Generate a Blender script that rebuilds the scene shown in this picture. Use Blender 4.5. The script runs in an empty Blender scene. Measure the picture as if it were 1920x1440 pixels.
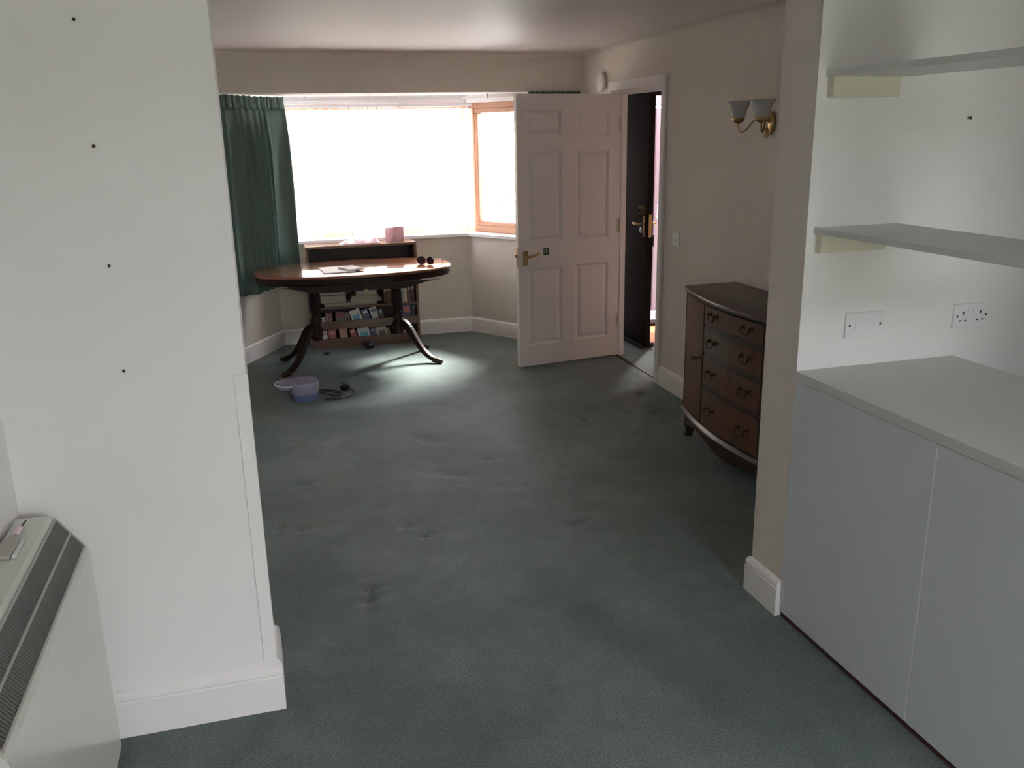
import bpy, bmesh, math, random
from mathutils import Vector, Matrix
random.seed(7)
S = bpy.context.scene
C = S.collection
PI = math.pi
# ------------------------------------------------------------------ camera
cam = bpy.data.objects.new('camera', bpy.data.cameras.new('camera'))
C.objects.link(cam)
def cam_rot(yaw, pitch, roll):
    f = Vector((math.sin(yaw)*math.cos(pitch), math.cos(yaw)*math.cos(pitch), math.sin(pitch)))
    r = Vector((math.cos(yaw), -math.sin(yaw), 0)); u = r.cross(f)
    r2 = math.cos(roll)*r + math.sin(roll)*u
    u2 = -math.sin(roll)*r + math.cos(roll)*u
    m = Matrix((r2, u2, -f)).transposed()
    return m.to_4x4()
M4 = cam_rot(0.274789867, -0.277301014, -0.0188189505)
M4.translation = Vector((0, 0, 1.7025))
cam.matrix_world = M4
cam.data.sensor_fit = 'HORIZONTAL'; cam.data.sensor_width = 36
cam.data.lens = 1652.448/1920*36
cam.data.clip_start = 0.02
S.camera = cam
# ------------------------------------------------------------------ sky, light, exposure
w = bpy.data.worlds.new('overcast_sky'); S.world = w; w.use_nodes = True
nt = w.node_tree; bg = nt.nodes['Background']
tc = nt.nodes.new('ShaderNodeTexCoord'); sx = nt.nodes.new('ShaderNodeSeparateXYZ')
rp = nt.nodes.new('ShaderNodeValToRGB')
rp.color_ramp.elements[0].position = 0.0; rp.color_ramp.elements[0].color = (0.93, 0.905, 1.02, 1)
rp.color_ramp.elements[1].position = 1.0; rp.color_ramp.elements[1].color = (1.01, 0.965, 1.13, 1)
nt.links.new(tc.outputs['Generated'], sx.inputs[0]); nt.links.new(sx.outputs['Z'], rp.inputs[0])
nt.links.new(rp.outputs[0], bg.inputs['Color'])
bg.inputs['Strength'].default_value = 26.0
sun = bpy.data.objects.new('hazy_sun', bpy.data.lights.new('hazy_sun', 'SUN')); C.objects.link(sun)      # sun behind thin cloud, front right
sun.data.energy = 50.0; sun.data.angle = math.radians(22); sun.data.color = (1.0, 0.98, 0.96)
sun.rotation_euler = Vector((-0.50, -0.50, -0.75)).to_track_quat('-Z', 'Y').to_euler()
def portal(name, loc, look, sx_, sy_):                      # emits nothing: guides sky sampling through an opening
    l = bpy.data.lights.new(name, 'AREA'); l.shape = 'RECTANGLE'; l.size = sx_; l.size_y = sy_
    l.cycles.is_portal = True
    o = bpy.data.objects.new(name, l); C.objects.link(o); o.location = loc
    o.rotation_euler = Vector(look).to_track_quat('-Z', 'Y').to_euler()
portal('portal_bay_front', (0.95, 7.80, 1.42), (0, -1, 0), 1.75, 1.15)
portal('portal_bay_right', (2.10, 7.40, 1.42), (-0.85, -0.527, 0), 0.80, 1.15)
portal('portal_garden', (1.85, -2.09, 1.13), (0, 1, 0), 2.0, 2.1)
portal('portal_front_door', (3.3, 7.22, 1.1), (0, -1, 0), 0.9, 2.1)
S.view_settings.view_transform = 'Standard'; S.view_settings.look = 'None'
S.view_settings.gamma = 1; S.view_settings.use_curve_mapping = False
S.view_settings.exposure = 0.12
try:
    S.cycles.use_denoising = True; S.cycles.denoiser = 'OPENIMAGEDENOISE'
    S.cycles.max_bounces = 12; S.cycles.diffuse_bounces = 7; S.cycles.glossy_bounces = 4
    S.cycles.transparent_max_bounces = 12; S.cycles.sample_clamp_indirect = 12
except Exception: pass
# ------------------------------------------------------------------ materials
def mat(name, col, rough=0.6, metal=0.0, var=0.0, vscale=5.0, bump=0.0, bscale=80.0, bdetail=3.0, coat=0.0, stretch=None, col2=None, spec=0.5):
    m = bpy.data.materials.new(name); m.use_nodes = True
    n = m.node_tree.nodes; L = m.node_tree.links; b = n['Principled BSDF']
    b.inputs['Base Color'].default_value = (*col, 1); b.inputs['Roughness'].default_value = rough
    b.inputs['Metallic'].default_value = metal; b.inputs['Coat Weight'].default_value = coat
    b.inputs['Coat Roughness'].default_value = 0.04
    b.inputs['Specular IOR Level'].default_value = spec
    t = n.new('ShaderNodeTexCoord'); mp = n.new('ShaderNodeMapping'); L.new(t.outputs['Object'], mp.inputs[0])
    if stretch: mp.inputs['Scale'].default_value = stretch
    if var or col2:
        nz = n.new('ShaderNodeTexNoise'); nz.inputs['Scale'].default_value = vscale; nz.inputs['Detail'].default_value = 6
        L.new(mp.outputs[0], nz.inputs[0])
        r = n.new('ShaderNodeValToRGB'); L.new(nz.outputs[0], r.inputs[0])
        c2 = col2 if col2 else tuple(max(0, c*(1-var)) for c in col)
        r.color_ramp.elements[0].position = 0.32; r.color_ramp.elements[1].position = 0.68
        r.color_ramp.elements[0].color = (*c2, 1); r.color_ramp.elements[1].color = (*col, 1)
        L.new(r.outputs[0], b.inputs['Base Color'])
    if bump:
        nb = n.new('ShaderNodeTexNoise'); nb.inputs['Scale'].default_value = bscale; nb.inputs['Detail'].default_value = bdetail
        L.new(mp.outputs[0], nb.inputs[0])
        bp = n.new('ShaderNodeBump'); bp.inputs['Strength'].default_value = bump; bp.inputs['Distance'].default_value = 0.004
        L.new(nb.outputs[0], bp.inputs['Height']); L.new(bp.outputs[0], b.inputs['Normal'])
    return m
def wood(name, c1, c2, rough=0.35, coat=0.3, axis='x', scale=1.0, spec=0.5):
    st = {'x': (1.2, 14, 14), 'y': (14, 1.2, 14), 'z': (14, 14, 1.2)}[axis]
    m = mat(name, c1, rough, col2=c2, vscale=3.0*scale, stretch=st, coat=coat, bump=0.05, bscale=8*scale, spec=spec)
    return m
MT = {}
MT['paint'] = mat('white_emulsion', (0.79, 0.765, 0.74), 0.7, var=0.03, vscale=2.5, bump=0.04, bscale=120)
MT['paper'] = mat('cream_textured_wallpaper', (0.66, 0.60, 0.53), 0.75, var=0.05, vscale=3, bump=0.9, bscale=95, bdetail=4)
MT['ceil'] = mat('ceiling_paint', (0.76, 0.73, 0.73), 0.55, var=0.02, vscale=2)
MT['gloss'] = mat('white_gloss_paint', (0.80, 0.77, 0.74), 0.32, var=0.02, vscale=4)
MT['door'] = mat('white_door_paint', (0.74, 0.69, 0.67), 0.4, bump=0.05, bscale=60, stretch=(6, 6, .5))
MT['sillw'] = mat('white_sill_paint', (0.84, 0.82, 0.84), 0.3)
MT['winwood'] = wood('stained_window_wood', (0.48, 0.25, 0.15), (0.42, 0.21, 0.125), 0.4, 0.2, 'z')
MT['mahog'] = wood('dark_mahogany', (0.026, 0.011, 0.008), (0.015, 0.007, 0.005), 0.42, 0.0, 'x', spec=0.2)
MT['tabletop'] = wood('polished_mahogany_top', (0.26, 0.09, 0.04), (0.16, 0.05, 0.024), 0.22, 1.0, 'x', 1.4)
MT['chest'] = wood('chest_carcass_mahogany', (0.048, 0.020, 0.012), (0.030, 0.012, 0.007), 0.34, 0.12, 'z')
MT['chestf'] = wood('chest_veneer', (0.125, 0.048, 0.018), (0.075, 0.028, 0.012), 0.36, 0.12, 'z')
MT['casew'] = wood('bookcase_wood', (0.17, 0.075, 0.045), (0.11, 0.045, 0.028), 0.4, 0.2, 'x')
MT['caseback'] = mat('dark_bookcase_back', (0.035, 0.02, 0.016), 0.5)
MT['brass'] = mat('aged_brass', (0.50, 0.35, 0.16), 0.30, 1.0)
MT['darkbrass'] = mat('dark_bronze', (0.085, 0.06, 0.035), 0.38, 1.0)
MT['chrome'] = mat('polished_chrome', (0.75, 0.75, 0.76), 0.15, 1.0)
MT['plastic'] = mat('white_plastic', (0.76, 0.75, 0.75), 0.35)
MT['cream'] = mat('cream_plastic', (0.66, 0.62, 0.50), 0.45)
MT['board'] = mat('grey_melamine_board', (0.60, 0.62, 0.58), 0.4, var=0.02, vscale=3)
MT['top'] = mat('grey_worktop_laminate', (0.60, 0.60, 0.57), 0.42, var=0.03, vscale=3)
MT['panelg'] = mat('pale_grey_panel', (0.60, 0.63, 0.65), 0.45, var=0.03, vscale=1.5)
MT['redstrip'] = mat('dark_red_plinth', (0.07, 0.022, 0.022), 0.5)
MT['heater'] = mat('off_white_enamel', (0.62, 0.63, 0.56), 0.28, coat=0.3)
MT['heaterc'] = mat('white_enamel_end', (0.78, 0.78, 0.74), 0.3)
MT['grillef'] = mat('grey_grille_frame', (0.40, 0.39, 0.34), 0.4)
MT['grilled'] = mat('dark_grille_inside', (0.02, 0.02, 0.018), 0.7)
MT['slat'] = mat('grey_grille_slat', (0.14, 0.14, 0.125), 0.45)
MT['black'] = mat('black_plastic', (0.012, 0.012, 0.013), 0.4)
MT['rubber'] = mat('black_rubber_flex', (0.015, 0.015, 0.016), 0.5)
MT['nail'] = mat('dark_iron', (0.06, 0.045, 0.03), 0.5, 0.6)
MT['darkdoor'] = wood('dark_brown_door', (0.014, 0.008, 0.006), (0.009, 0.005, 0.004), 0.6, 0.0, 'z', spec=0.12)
MT['orange'] = mat('orange_tile', (0.62, 0.23, 0.09), 0.35, var=0.15, vscale=9)
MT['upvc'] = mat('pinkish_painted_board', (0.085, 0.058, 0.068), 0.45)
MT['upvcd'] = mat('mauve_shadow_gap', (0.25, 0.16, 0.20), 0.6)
MT['concrete'] = mat('pale_concrete', (0.55, 0.54, 0.52), 0.8, var=0.2, vscale=4)
MT['drive'] = mat('grey_gravel_drive', (0.36, 0.35, 0.33), 0.9, var=0.3, vscale=8)
MT['lawn'] = mat('lawn_green', (0.14, 0.17, 0.085), 0.9, var=0.4, vscale=6)
MT['hedge'] = mat('hedge_green', (0.10, 0.112, 0.065), 0.9, var=0.5, vscale=14)
MT['leaf'] = mat('pale_leaf', (0.075, 0.095, 0.05), 0.6)
MT['bark'] = mat('grey_bark', (0.30, 0.25, 0.2), 0.8)
MT['hallpaint'] = mat('hall_cream_paint', (0.62, 0.52, 0.42), 0.7)
MT['sheet'] = mat('white_paper', (0.86, 0.85, 0.86), 0.6)
MT['pages'] = mat('cream_page_edges', (0.44, 0.40, 0.31), 0.8, var=0.2, vscale=40, stretch=(1, 1, 12))
MT['pink'] = mat('pink_card', (0.80, 0.42, 0.50), 0.5, var=0.45, vscale=22, col2=(0.85, 0.62, 0.68))
MT['pinkcloth'] = mat('pale_pink_cloth', (0.82, 0.62, 0.68), 0.85)
MT['lav'] = mat('lavender_plastic', (0.27, 0.255, 0.345), 0.4)
MT['blue'] = mat('blue_plastic', (0.12, 0.17, 0.32), 0.4)
MT['white'] = mat('white_nylon', (0.82, 0.80, 0.75), 0.4)
MT['shades'] = mat('dark_tinted_lens', (0.03, 0.012, 0.02), 0.08)
MT['tort'] = mat('tortoiseshell', (0.06, 0.022, 0.022), 0.2)
MT['green'] = mat('dark_green_sign', (0.008, 0.05, 0.03), 0.4)
MT['pigment'] = mat('pale_green_white_print', (0.65, 0.75, 0.70), 0.5)
MT['shadeglass'] = mat('frosted_grey_glass', (0.50, 0.50, 0.49), 0.10, coat=0.5)
def thin_glass():
    m = bpy.data.materials.new('window_glass'); m.use_nodes = True
    n = m.node_tree.nodes; L = m.node_tree.links; n.clear()
    o = n.new('ShaderNodeOutputMaterial'); t = n.new('ShaderNodeBsdfTransparent'); g = n.new('ShaderNodeBsdfGlossy')
    g.inputs['Roughness'].default_value = 0.02; t.inputs[0].default_value = (0.96, 0.98, 0.97, 1)
    f = n.new('ShaderNodeFresnel'); f.inputs[0].default_value = 1.25; x = n.new('ShaderNodeMixShader')
    L.new(f.outputs[0], x.inputs[0]); L.new(t.outputs[0], x.inputs[1]); L.new(g.outputs[0], x.inputs[2]); L.new(x.outputs[0], o.inputs[0])
    return m
MT['glass'] = thin_glass()
def cloth_mat(name, col, trans, col2=None, tcol=None):
    m = bpy.data.materials.new(name); m.use_nodes = True
    n = m.node_tree.nodes; L = m.node_tree.links; n.clear()
    o = n.new('ShaderNodeOutputMaterial'); d = n.new('ShaderNodeBsdfDiffuse'); t = n.new('ShaderNodeBsdfTranslucent')
    x = n.new('ShaderNodeMixShader'); x.inputs[0].default_value = trans
    d.inputs[0].default_value = (*col, 1); t.inputs[0].default_value = (*(tcol or col), 1)
    nz = n.new('ShaderNodeTexNoise'); nz.inputs['Scale'].default_value = 300
    tcn = n.new('ShaderNodeTexCoord'); L.new(tcn.outputs['Object'], nz.inputs[0])
    bp = n.new('ShaderNodeBump'); bp.inputs['Strength'].default_value = 0.15; bp.inputs['Distance'].default_value = 0.002
    L.new(nz.outputs[0], bp.inputs['Height']); L.new(bp.outputs[0], d.inputs['Normal'])
    L.new(d.outputs[0], x.inputs[1]); L.new(t.outputs[0], x.inputs[2]); L.new(x.outputs[0], o.inputs[0])
    return m
MT['blind'] = cloth_mat('blind_fabric', (0.88, 0.85, 0.78), 0.62)
MT['curtain'] = cloth_mat('green_curtain_velour', (0.13, 0.19, 0.165), 0.06)
def carpet_mat():
    m = bpy.data.materials.new('green_carpet'); m.use_nodes = True
    n = m.node_tree.nodes; L = m.node_tree.links; b = n['Principled BSDF']
    b.inputs['Roughness'].default_value = 0.58; b.inputs['Specular IOR Level'].default_value = 0.32
    b.inputs['Sheen Weight'].default_value = 0.25; b.inputs['Sheen Roughness'].default_value = 0.5
    b.inputs['Sheen Tint'].default_value = (0.6, 0.8, 0.8, 1)
    tcn = n.new('ShaderNodeTexCoord')
    def noise(sc, det=4):
        z = n.new('ShaderNodeTexNoise'); z.inputs['Scale'].default_value = sc; z.inputs['Detail'].default_value = det
        L.new(tcn.outputs['Object'], z.inputs[0]); return z
    def ramp(src, a, ca, bb, cb):
        r = n.new('ShaderNodeValToRGB'); L.new(src, r.inputs[0]); e = r.color_ramp.elements
        e[0].position = a; e[0].color = (*ca, 1); e[1].position = bb; e[1].color = (*cb, 1); return r
    big = ramp(noise(1.7, 5).outputs[0], .35, (0.088, 0.112, 0.097), .66, (0.148, 0.174, 0.156))
    fine = ramp(noise(170, 3).outputs[0], .3, (0.48, 0.48, 0.48), .72, (1.5, 1.5, 1.5))
    mid = ramp(noise(9, 5).outputs[0], .35, (0.86, 0.86, 0.86), .7, (1.1, 1.1, 1.1))
    def mul(a, bq):
        x = n.new('ShaderNodeMix'); x.data_type = 'RGBA'; x.blend_type = 'MULTIPLY'; x.inputs['Factor'].default_value = 1
        L.new(a, x.inputs['A']); L.new(bq, x.inputs['B']); return x.outputs['Result']
    c = mul(mul(big.outputs[0], fine.outputs[0]), mid.outputs[0])
    at = n.new('ShaderNodeAttribute'); at.attribute_name = 'wear'
    c = mul(c, at.outputs['Color'])
    L.new(c, b.inputs['Base Color'])
    bp = n.new('ShaderNodeBump'); bp.inputs['Strength'].default_value = 0.9; bp.inputs['Distance'].default_value = 0.006
    L.new(noise(240, 2).outputs[0], bp.inputs['Height']); L.new(bp.outputs[0], b.inputs['Normal'])
    return m
MT['carpet'] = carpet_mat()
def ceiling_swirl(m):                                       # combed swirls in the plaster, relief only
    n = m.node_tree.nodes; L = m.node_tree.links; b = n['Principled BSDF']
    tcn = n.new('ShaderNodeTexCoord'); nz = n.new('ShaderNodeTexNoise'); nz.inputs['Scale'].default_value = 1.6; nz.inputs['Distortion'].default_value = 2.5
    nz.inputs['Detail'].default_value = 2
    L.new(tcn.outputs['Object'], nz.inputs[0])
    bp = n.new('ShaderNodeBump'); bp.inputs['Strength'].default_value = 0.25; bp.inputs['Distance'].default_value = 0.03
    L.new(nz.outputs[0], bp.inputs['Height']); L.new(bp.outputs[0], b.inputs['Normal'])
ceiling_swirl(MT['ceil'])
# ------------------------------------------------------------------ mesh helpers
class MB:
    def __init__(s): s.bm = bmesh.new(); s.mi = 0
    def face(s, vs):
        try:
            f = s.bm.faces.new(vs); f.material_index = s.mi; return f
        except ValueError: return None
    def verts(s, pts): return [s.bm.verts.new(p) for p in pts]
    def hexa(s, p):                                         # 8 points: bottom 4, top 4
        v = s.verts(p)
        for q in ((3,2,1,0),(4,5,6,7),(0,1,5,4),(1,2,6,5),(2,3,7,6),(3,0,4,7)): s.face([v[i] for i in q])
    def box(s, x0, x1, y0, y1, z0, z1):
        if x0 > x1: x0, x1 = x1, x0
        if y0 > y1: y0, y1 = y1, y0
        if z0 > z1: z0, z1 = z1, z0
        s.hexa([(x0,y0,z0),(x1,y0,z0),(x1,y1,z0),(x0,y1,z0),(x0,y0,z1),(x1,y0,z1),(x1,y1,z1),(x0,y1,z1)]); return s
    def prism(s, poly, z0, z1, ax='z'):                     # poly in the plane across ax
        def P(a, b, c): return {'z': (a, b, c), 'y': (a, c, b), 'x': (c, a, b)}[ax]
        lo = s.verts([P(a, b, z0) for a, b in poly]); hi = s.verts([P(a, b, z1) for a, b in poly]); n = len(poly)
        s.face(lo[::-1]); s.face(hi)
        for i in range(n): s.face([lo[i], lo[(i+1) % n], hi[(i+1) % n], hi[i]])
        return s
    def rings(s, rs, closed=True, cap=True):
        R = [s.verts(r) for r in rs]; n = len(R[0])
        for a, b in zip(R, R[1:]):
            for i in range(n if closed else n-1): s.face([a[i], a[(i+1) % n], b[(i+1) % n], b[i]])
        if cap and closed: s.face(R[0][::-1]); s.face(R[-1])
        return s
    def lathe(s, prof, c=(0,0,0), seg=20, ax='z', cap=True):
        rs = []
        for r, h in prof:
            ring = []
            for i in range(seg):
                a = 2*PI*i/seg; u, v = r*math.cos(a), r*math.sin(a)
                ring.append({'z': (c[0]+u, c[1]+v, c[2]+h), 'y': (c[0]+u, c[1]+h, c[2]+v), 'x': (c[0]+h, c[1]+u, c[2]+v)}[ax])
            rs.append(ring)
        return s.rings(rs, True, cap)
    def tube(s, pts, r, seg=8, sx=1.0, cap=True, rect=None):
        pts = [Vector(p) for p in pts]; rs = []; prev = None
        for i, p in enumerate(pts):
            d = (pts[min(i+1, len(pts)-1)] - pts[max(i-1, 0)])
            if d.length < 1e-9: d = Vector((0, 0, 1))
            d.normalize()
            if prev is None:
                a = Vector((0, 0, 1)) if abs(d.z) < .9 else Vector((1, 0, 0))
                u = (a - d*a.dot(d)).normalized()
            else: u = (prev - d*prev.dot(d)).normalized()
            prev = u; v = d.cross(u)
            rr = r[i] if isinstance(r, (list, tuple)) else r
            if rect:
                hw, hh = rect[i] if isinstance(rect, list) else rect
                rs.append([p + u*a*hh + v*b*hw for a, b in ((-1,-1),(1,-1),(1,1),(-1,1))])
            else: rs.append([p + u*math.cos(2*PI*k/seg)*rr + v*math.sin(2*PI*k/seg)*rr*sx for k in range(seg)])
        return s.rings(rs, True, cap)
    def sweep(s, path, prof):                               # prof (offset to the left of travel, z); mitred corners
        n = len(path); rs = []
        for i, (x, y) in enumerate(path):
            def nm(a, b):
                d = Vector((b[0]-a[0], b[1]-a[1])).normalized(); return Vector((-d.y, d.x))
            if i == 0: m = nm(path[0], path[1])
            elif i == n-1: m = nm(path[-2], path[-1])
            else:
                a, b = nm(path[i-1], path[i]), nm(path[i], path[i+1]); m = (a+b); m = m/(m.dot(a))
            rs.append([(x+m.x*o, y+m.y*o, z) for o, z in prof])
        return s.rings(rs, True, True)
    def build(s, name, m, parent=None, smooth=False, bevel=0, auto=None):
        bm = s.bm
        bmesh.ops.recalc_face_normals(bm, faces=bm.faces)
        me = bpy.data.meshes.new(name); bm.to_mesh(me); bm.free()
        for x in (m if isinstance(m, (list, tuple)) else [m]): me.materials.append(MT[x])
        o = bpy.data.objects.new(name, me); C.objects.link(o)
        if parent: o.parent = parent
        if smooth:
            for p in me.polygons: p.use_smooth = True
        if bevel:
            b = o.modifiers.new('bevel', 'BEVEL'); b.width = bevel; b.segments = 2; b.limit_method = 'ANGLE'; b.angle_limit = .6
        if auto:
            for p in me.polygons: p.use_smooth = True
            me.set_sharp_from_angle(angle=auto)
        return o
def thing(name, label, cat, loc=(0,0,0), rz=0, group=None):
    o = bpy.data.objects.new(name, None); C.objects.link(o); o.location = loc; o.rotation_euler = (0, 0, rz)
    o.empty_display_size = .05
    o['label'] = label; o['category'] = cat
    if group: o['group'] = group
    return o
def tag(o, label, cat, group=None):
    o['label'] = label; o['category'] = cat
    if group: o['group'] = group
    return o
def struct(o, label=None):
    o['kind'] = 'structure'
    if label: o['label'] = label
    return o
def sroot(name, loc=(0,0,0), rz=0, label=None):
    o = bpy.data.objects.new(name, None); C.objects.link(o); o.location = loc; o.rotation_euler = (0, 0, rz); o.empty_display_size = .05
    return struct(o, label)
def box(name, m, x0, x1, y0, y1, z0, z1, parent=None, bevel=0): return MB().box(x0, x1, y0, y1, z0, z1).build(name, m, parent, bevel=bevel)
def offs(path, d):                                          # polyline shifted to the left by d, mitred
    out = []
    for i, p in enumerate(path):
        def nm(a, b):
            q = Vector((b[0]-a[0], b[1]-a[1])).normalized(); return Vector((-q.y, q.x))
        if i == 0: m = nm(path[0], path[1])
        elif i == len(path)-1: m = nm(path[-2], path[-1])
        else:
            a, b = nm(path[i-1], path[i]), nm(path[i], path[i+1]); m = a+b; m = m/m.dot(a)
        out.append((p[0]+m.x*d, p[1]+m.y*d))
    return out
def bez(p0, p1, p2, p3, n):
    p0, p1, p2, p3 = map(Vector, (p0, p1, p2, p3)); r = []
    for i in range(n+1):
        t = i/n; u = 1-t; r.append(p0*u**3 + 3*p1*u*u*t + 3*p2*u*t*t + p3*t**3)
    return r
# ------------------------------------------------------------------ setting
ZC = 2.305; XL = -0.69; XR = 2.592; YW = 2.48; YF = 6.987; XS = 1.69; XP = -0.069; ZH = 2.012
BAY = [(-0.20, YF), (0.125, 7.585), (1.775, 7.565), (2.145, YF)]   # inner faces of the bay walls, left to right
def in_room(x, y):
    if XL-.03 <= x <= XR+.08 and -2.1 <= y <= YF+.02: return True
    if 0 < y <= 7.62:
        t = (y-YF)/(7.575-YF); return (-0.22+t*0.33) <= x <= (2.165-t*0.375)
    return XR < x < 3.35 and -2.1 <= y <= YW+.05
def build_floor():
    dents = [(.834,4.782,.05,.10,.5),(.876,4.215,.09,.05,-.5),(1.076,3.98,.07,.05,-.4),(.531,3.666,.035,.03,0),(-.024,3.819,.03,.03,0),(.076,3.78,.03,.025,0),
             (.591,3.542,.03,.025,0),(.303,3.14,.045,.03,.2),(.282,3.056,.05,.03,.2),(1.265,3.453,.05,.035,0),(1.1,4.379,.05,.035,0),(2.359,5.23,.03,.03,0),
             (2.123,4.878,.03,.025,0),(2.279,4.812,.03,.025,0),(2.266,4.648,.03,.025,0),(1.819,4.836,.03,.025,0),(.12,4.323,.05,.03,.3)]
    wear = [(1.02,2.70,1.24,2.13,.07,-.30),(.95,3.0,1.05,2.6,.06,-.10),(.55,5.6,.45,4.6,.10,-.10),(-.02,4.05,.85,3.95,.10,-.12),(.75,4.2,.72,3.0,.16,.14),
            (1.3,5.1,.95,4.6,.05,-.10),(.1,5.0,.5,4.8,.22,.10),(0.1,2.3,.9,1.6,.16,-.10),(1.1,2.05,.7,1.3,.18,.10)]
    def seg(px, py, a):
        ax, ay, bx, by, s, k = a; dx, dy = bx-ax, by-ay; t = max(0, min(1, ((px-ax)*dx+(py-ay)*dy)/(dx*dx+dy*dy)))
        d2 = (px-ax-t*dx)**2+(py-ay-t*dy)**2; return k*math.exp(-d2/(2*s*s))
    st = 0.02; x0, y0 = -0.78, -2.12; nx = int((3.36-x0)/st)+1
    ys = [y0+i*.08 for i in range(int((0.7-y0)/.08))]; y = ys[-1]+.08
    while y < 7.66: ys.append(y); y += st
    xs = [x0+i*st for i in range(nx+1)]
    vs, fs, wc, idx = [], [], [], {}
    def vid(i, j):
        if (i, j) in idx: return idx[(i, j)]
        x, y = xs[i], ys[j]; z = 0.0; k = 1.0
        for dx, dy, sa, sb, an in dents:
            ex, ey = x-dx, y-dy
            if abs(ex) < .3 and abs(ey) < .3:
                u = ex*math.cos(an)+ey*math.sin(an); v = -ex*math.sin(an)+ey*math.cos(an)
                g = math.exp(-(u*u/(sa*sa)+v*v/(sb*sb))); z -= .017*g
                z += .005*math.exp(-(u*u/(sa*sa)+(v+1.7*sb)**2/(sb*sb*.5)))
        if y > .6:
            for a in wear: k += seg(x, y, a)
        idx[(i, j)] = len(vs); vs.append((x, y, z)); wc.append(k); return idx[(i, j)]
    for j in range(len(ys)-1):
        for i in range(nx):
            if in_room((xs[i]+xs[i+1])/2, (ys[j]+ys[j+1])/2): fs.append((vid(i,j), vid(i+1,j), vid(i+1,j+1), vid(i,j+1)))
    me = bpy.data.meshes.new('floor'); me.from_pydata(vs, [], fs); me.materials.append(MT['carpet'])
    at = me.color_attributes.new('wear', 'FLOAT_COLOR', 'POINT')
    flat = []
    for k in wc: flat += [k, k, k, 1]
    at.data.foreach_set('color', flat)
    for p in me.polygons: p.use_smooth = True
    o = bpy.data.objects.new('floor', me); C.objects.link(o); struct(o, 'worn dark green carpet with furniture dents')
build_floor()
sub = MB()
sub.box(-.9, 3.6, -2.3, YF, -.12, -.02)
struct(sub.build('floor_slab', 'concrete'))
# walls
def wallbox(name, b, mats=('paint',), faces=None):
    m = MB()
    for q in b: m.box(*q)
    o = m.build(name, list(mats))
    if faces:
        for p in o.data.polygons: p.material_index = faces(p)
    return struct(o)
wallbox('wall_left', [(XL-.12, XL, -2.1, YF+.2, 0, ZC)], ('paint', 'paper'), None)
wallbox('wall_divider_left', [(XL, XP, YW, YW+.2, 0, ZC)], ('paint', 'paper'), lambda p: 0 if p.normal.y < -.5 or p.normal.x > .5 else 1)
def stub_mat(p): return 0 if p.normal.y < -.5 else 1
wallbox('wall_divider_right', [(XS, 3.35, YW, YW+.2, 0, ZC)], ('paint', 'paper'), stub_mat)
wallbox('wall_right', [(XR, XR+.1, YW+.2, 5.47, 0, ZC), (XR, XR+.1, 6.31, YF+.2, 0, ZC), (XR, XR+.1, 5.47, 6.31, 2.0, ZC)], ('paper',))
wallbox('wall_near_right', [(3.35, 3.47, -2.1, YW+.2, 0, ZC)], ('paint',))
wallbox('blocker_wall_return', [(2.40, 3.35, 1.10, 1.248, 0, ZC)], ('paint',))  # unseen wall return, added to dim the right end of the shelf wall
wallbox('wall_far', [(XL, BAY[0][0], YF, YF+.2, 0, ZH), (BAY[3][0], XR, YF, YF+.2, 0, ZH), (XL, XR, YF, YF+.2, ZH, ZC)], ('paper',))
wallbox('wall_near_back', [(XL-.12, .85, -2.22, -2.1, 0, ZC), (2.85, 3.47, -2.22, -2.1, 0, ZC), (.85, 2.85, -2.22, -2.1, 2.18, ZC)], ('paint',))
cz = MB(); cz.box(XL-.12, 3.47, -2.22, YF+.2, ZC, ZC+.12)
struct(cz.build('ceiling', 'ceil'), 'white ceiling with faint brushed swirls')
BO = offs(BAY, .2)
m = MB()
for i in range(3): m.prism([BAY[i], BAY[i+1], BO[i+1], BO[i]], 0, .845)
struct(m.build('wall_bay', 'paper'))
# soffit + head of bay
so = MB(); so.prism([(BAY[0][0], YF+.003), BAY[1], BAY[2], (BAY[3][0], YF+.003)], ZH+.0015, ZH+.14)
for i in range(3): so.prism([BAY[i], BAY[i+1], BO[i+1], BO[i]], 1.955, ZH+.14)
struct(so.build('ceiling_bay', 'sillw'), 'white soffit above the bay window')
# coved junction between ceiling and far walls
cv = [(0, ZC-.05)] + [(.05-.05*math.cos(a), ZC-.05+.05*math.sin(a)) for a in (.4, .8, 1.2)] + [(.05, ZC), (0, ZC)]
m = MB(); m.sweep([(XR, YW+.2), (XR, YF), (XL, YF)], cv)
struct(m.build('trim_1', 'paper', auto=.9), 'soft cove between wall and ceiling')
# sill
so = MB(); inn = offs(BAY, -.03); out = offs(BAY, .14)
so.rings([[(*inn[i], .845), (*out[i], .845), (*out[i], .873), (*inn[i], .873)] for i in range(4)], True, True)
struct(so.build('trim_2', 'sillw', bevel=.004), 'white window sill running round the bay')
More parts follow.
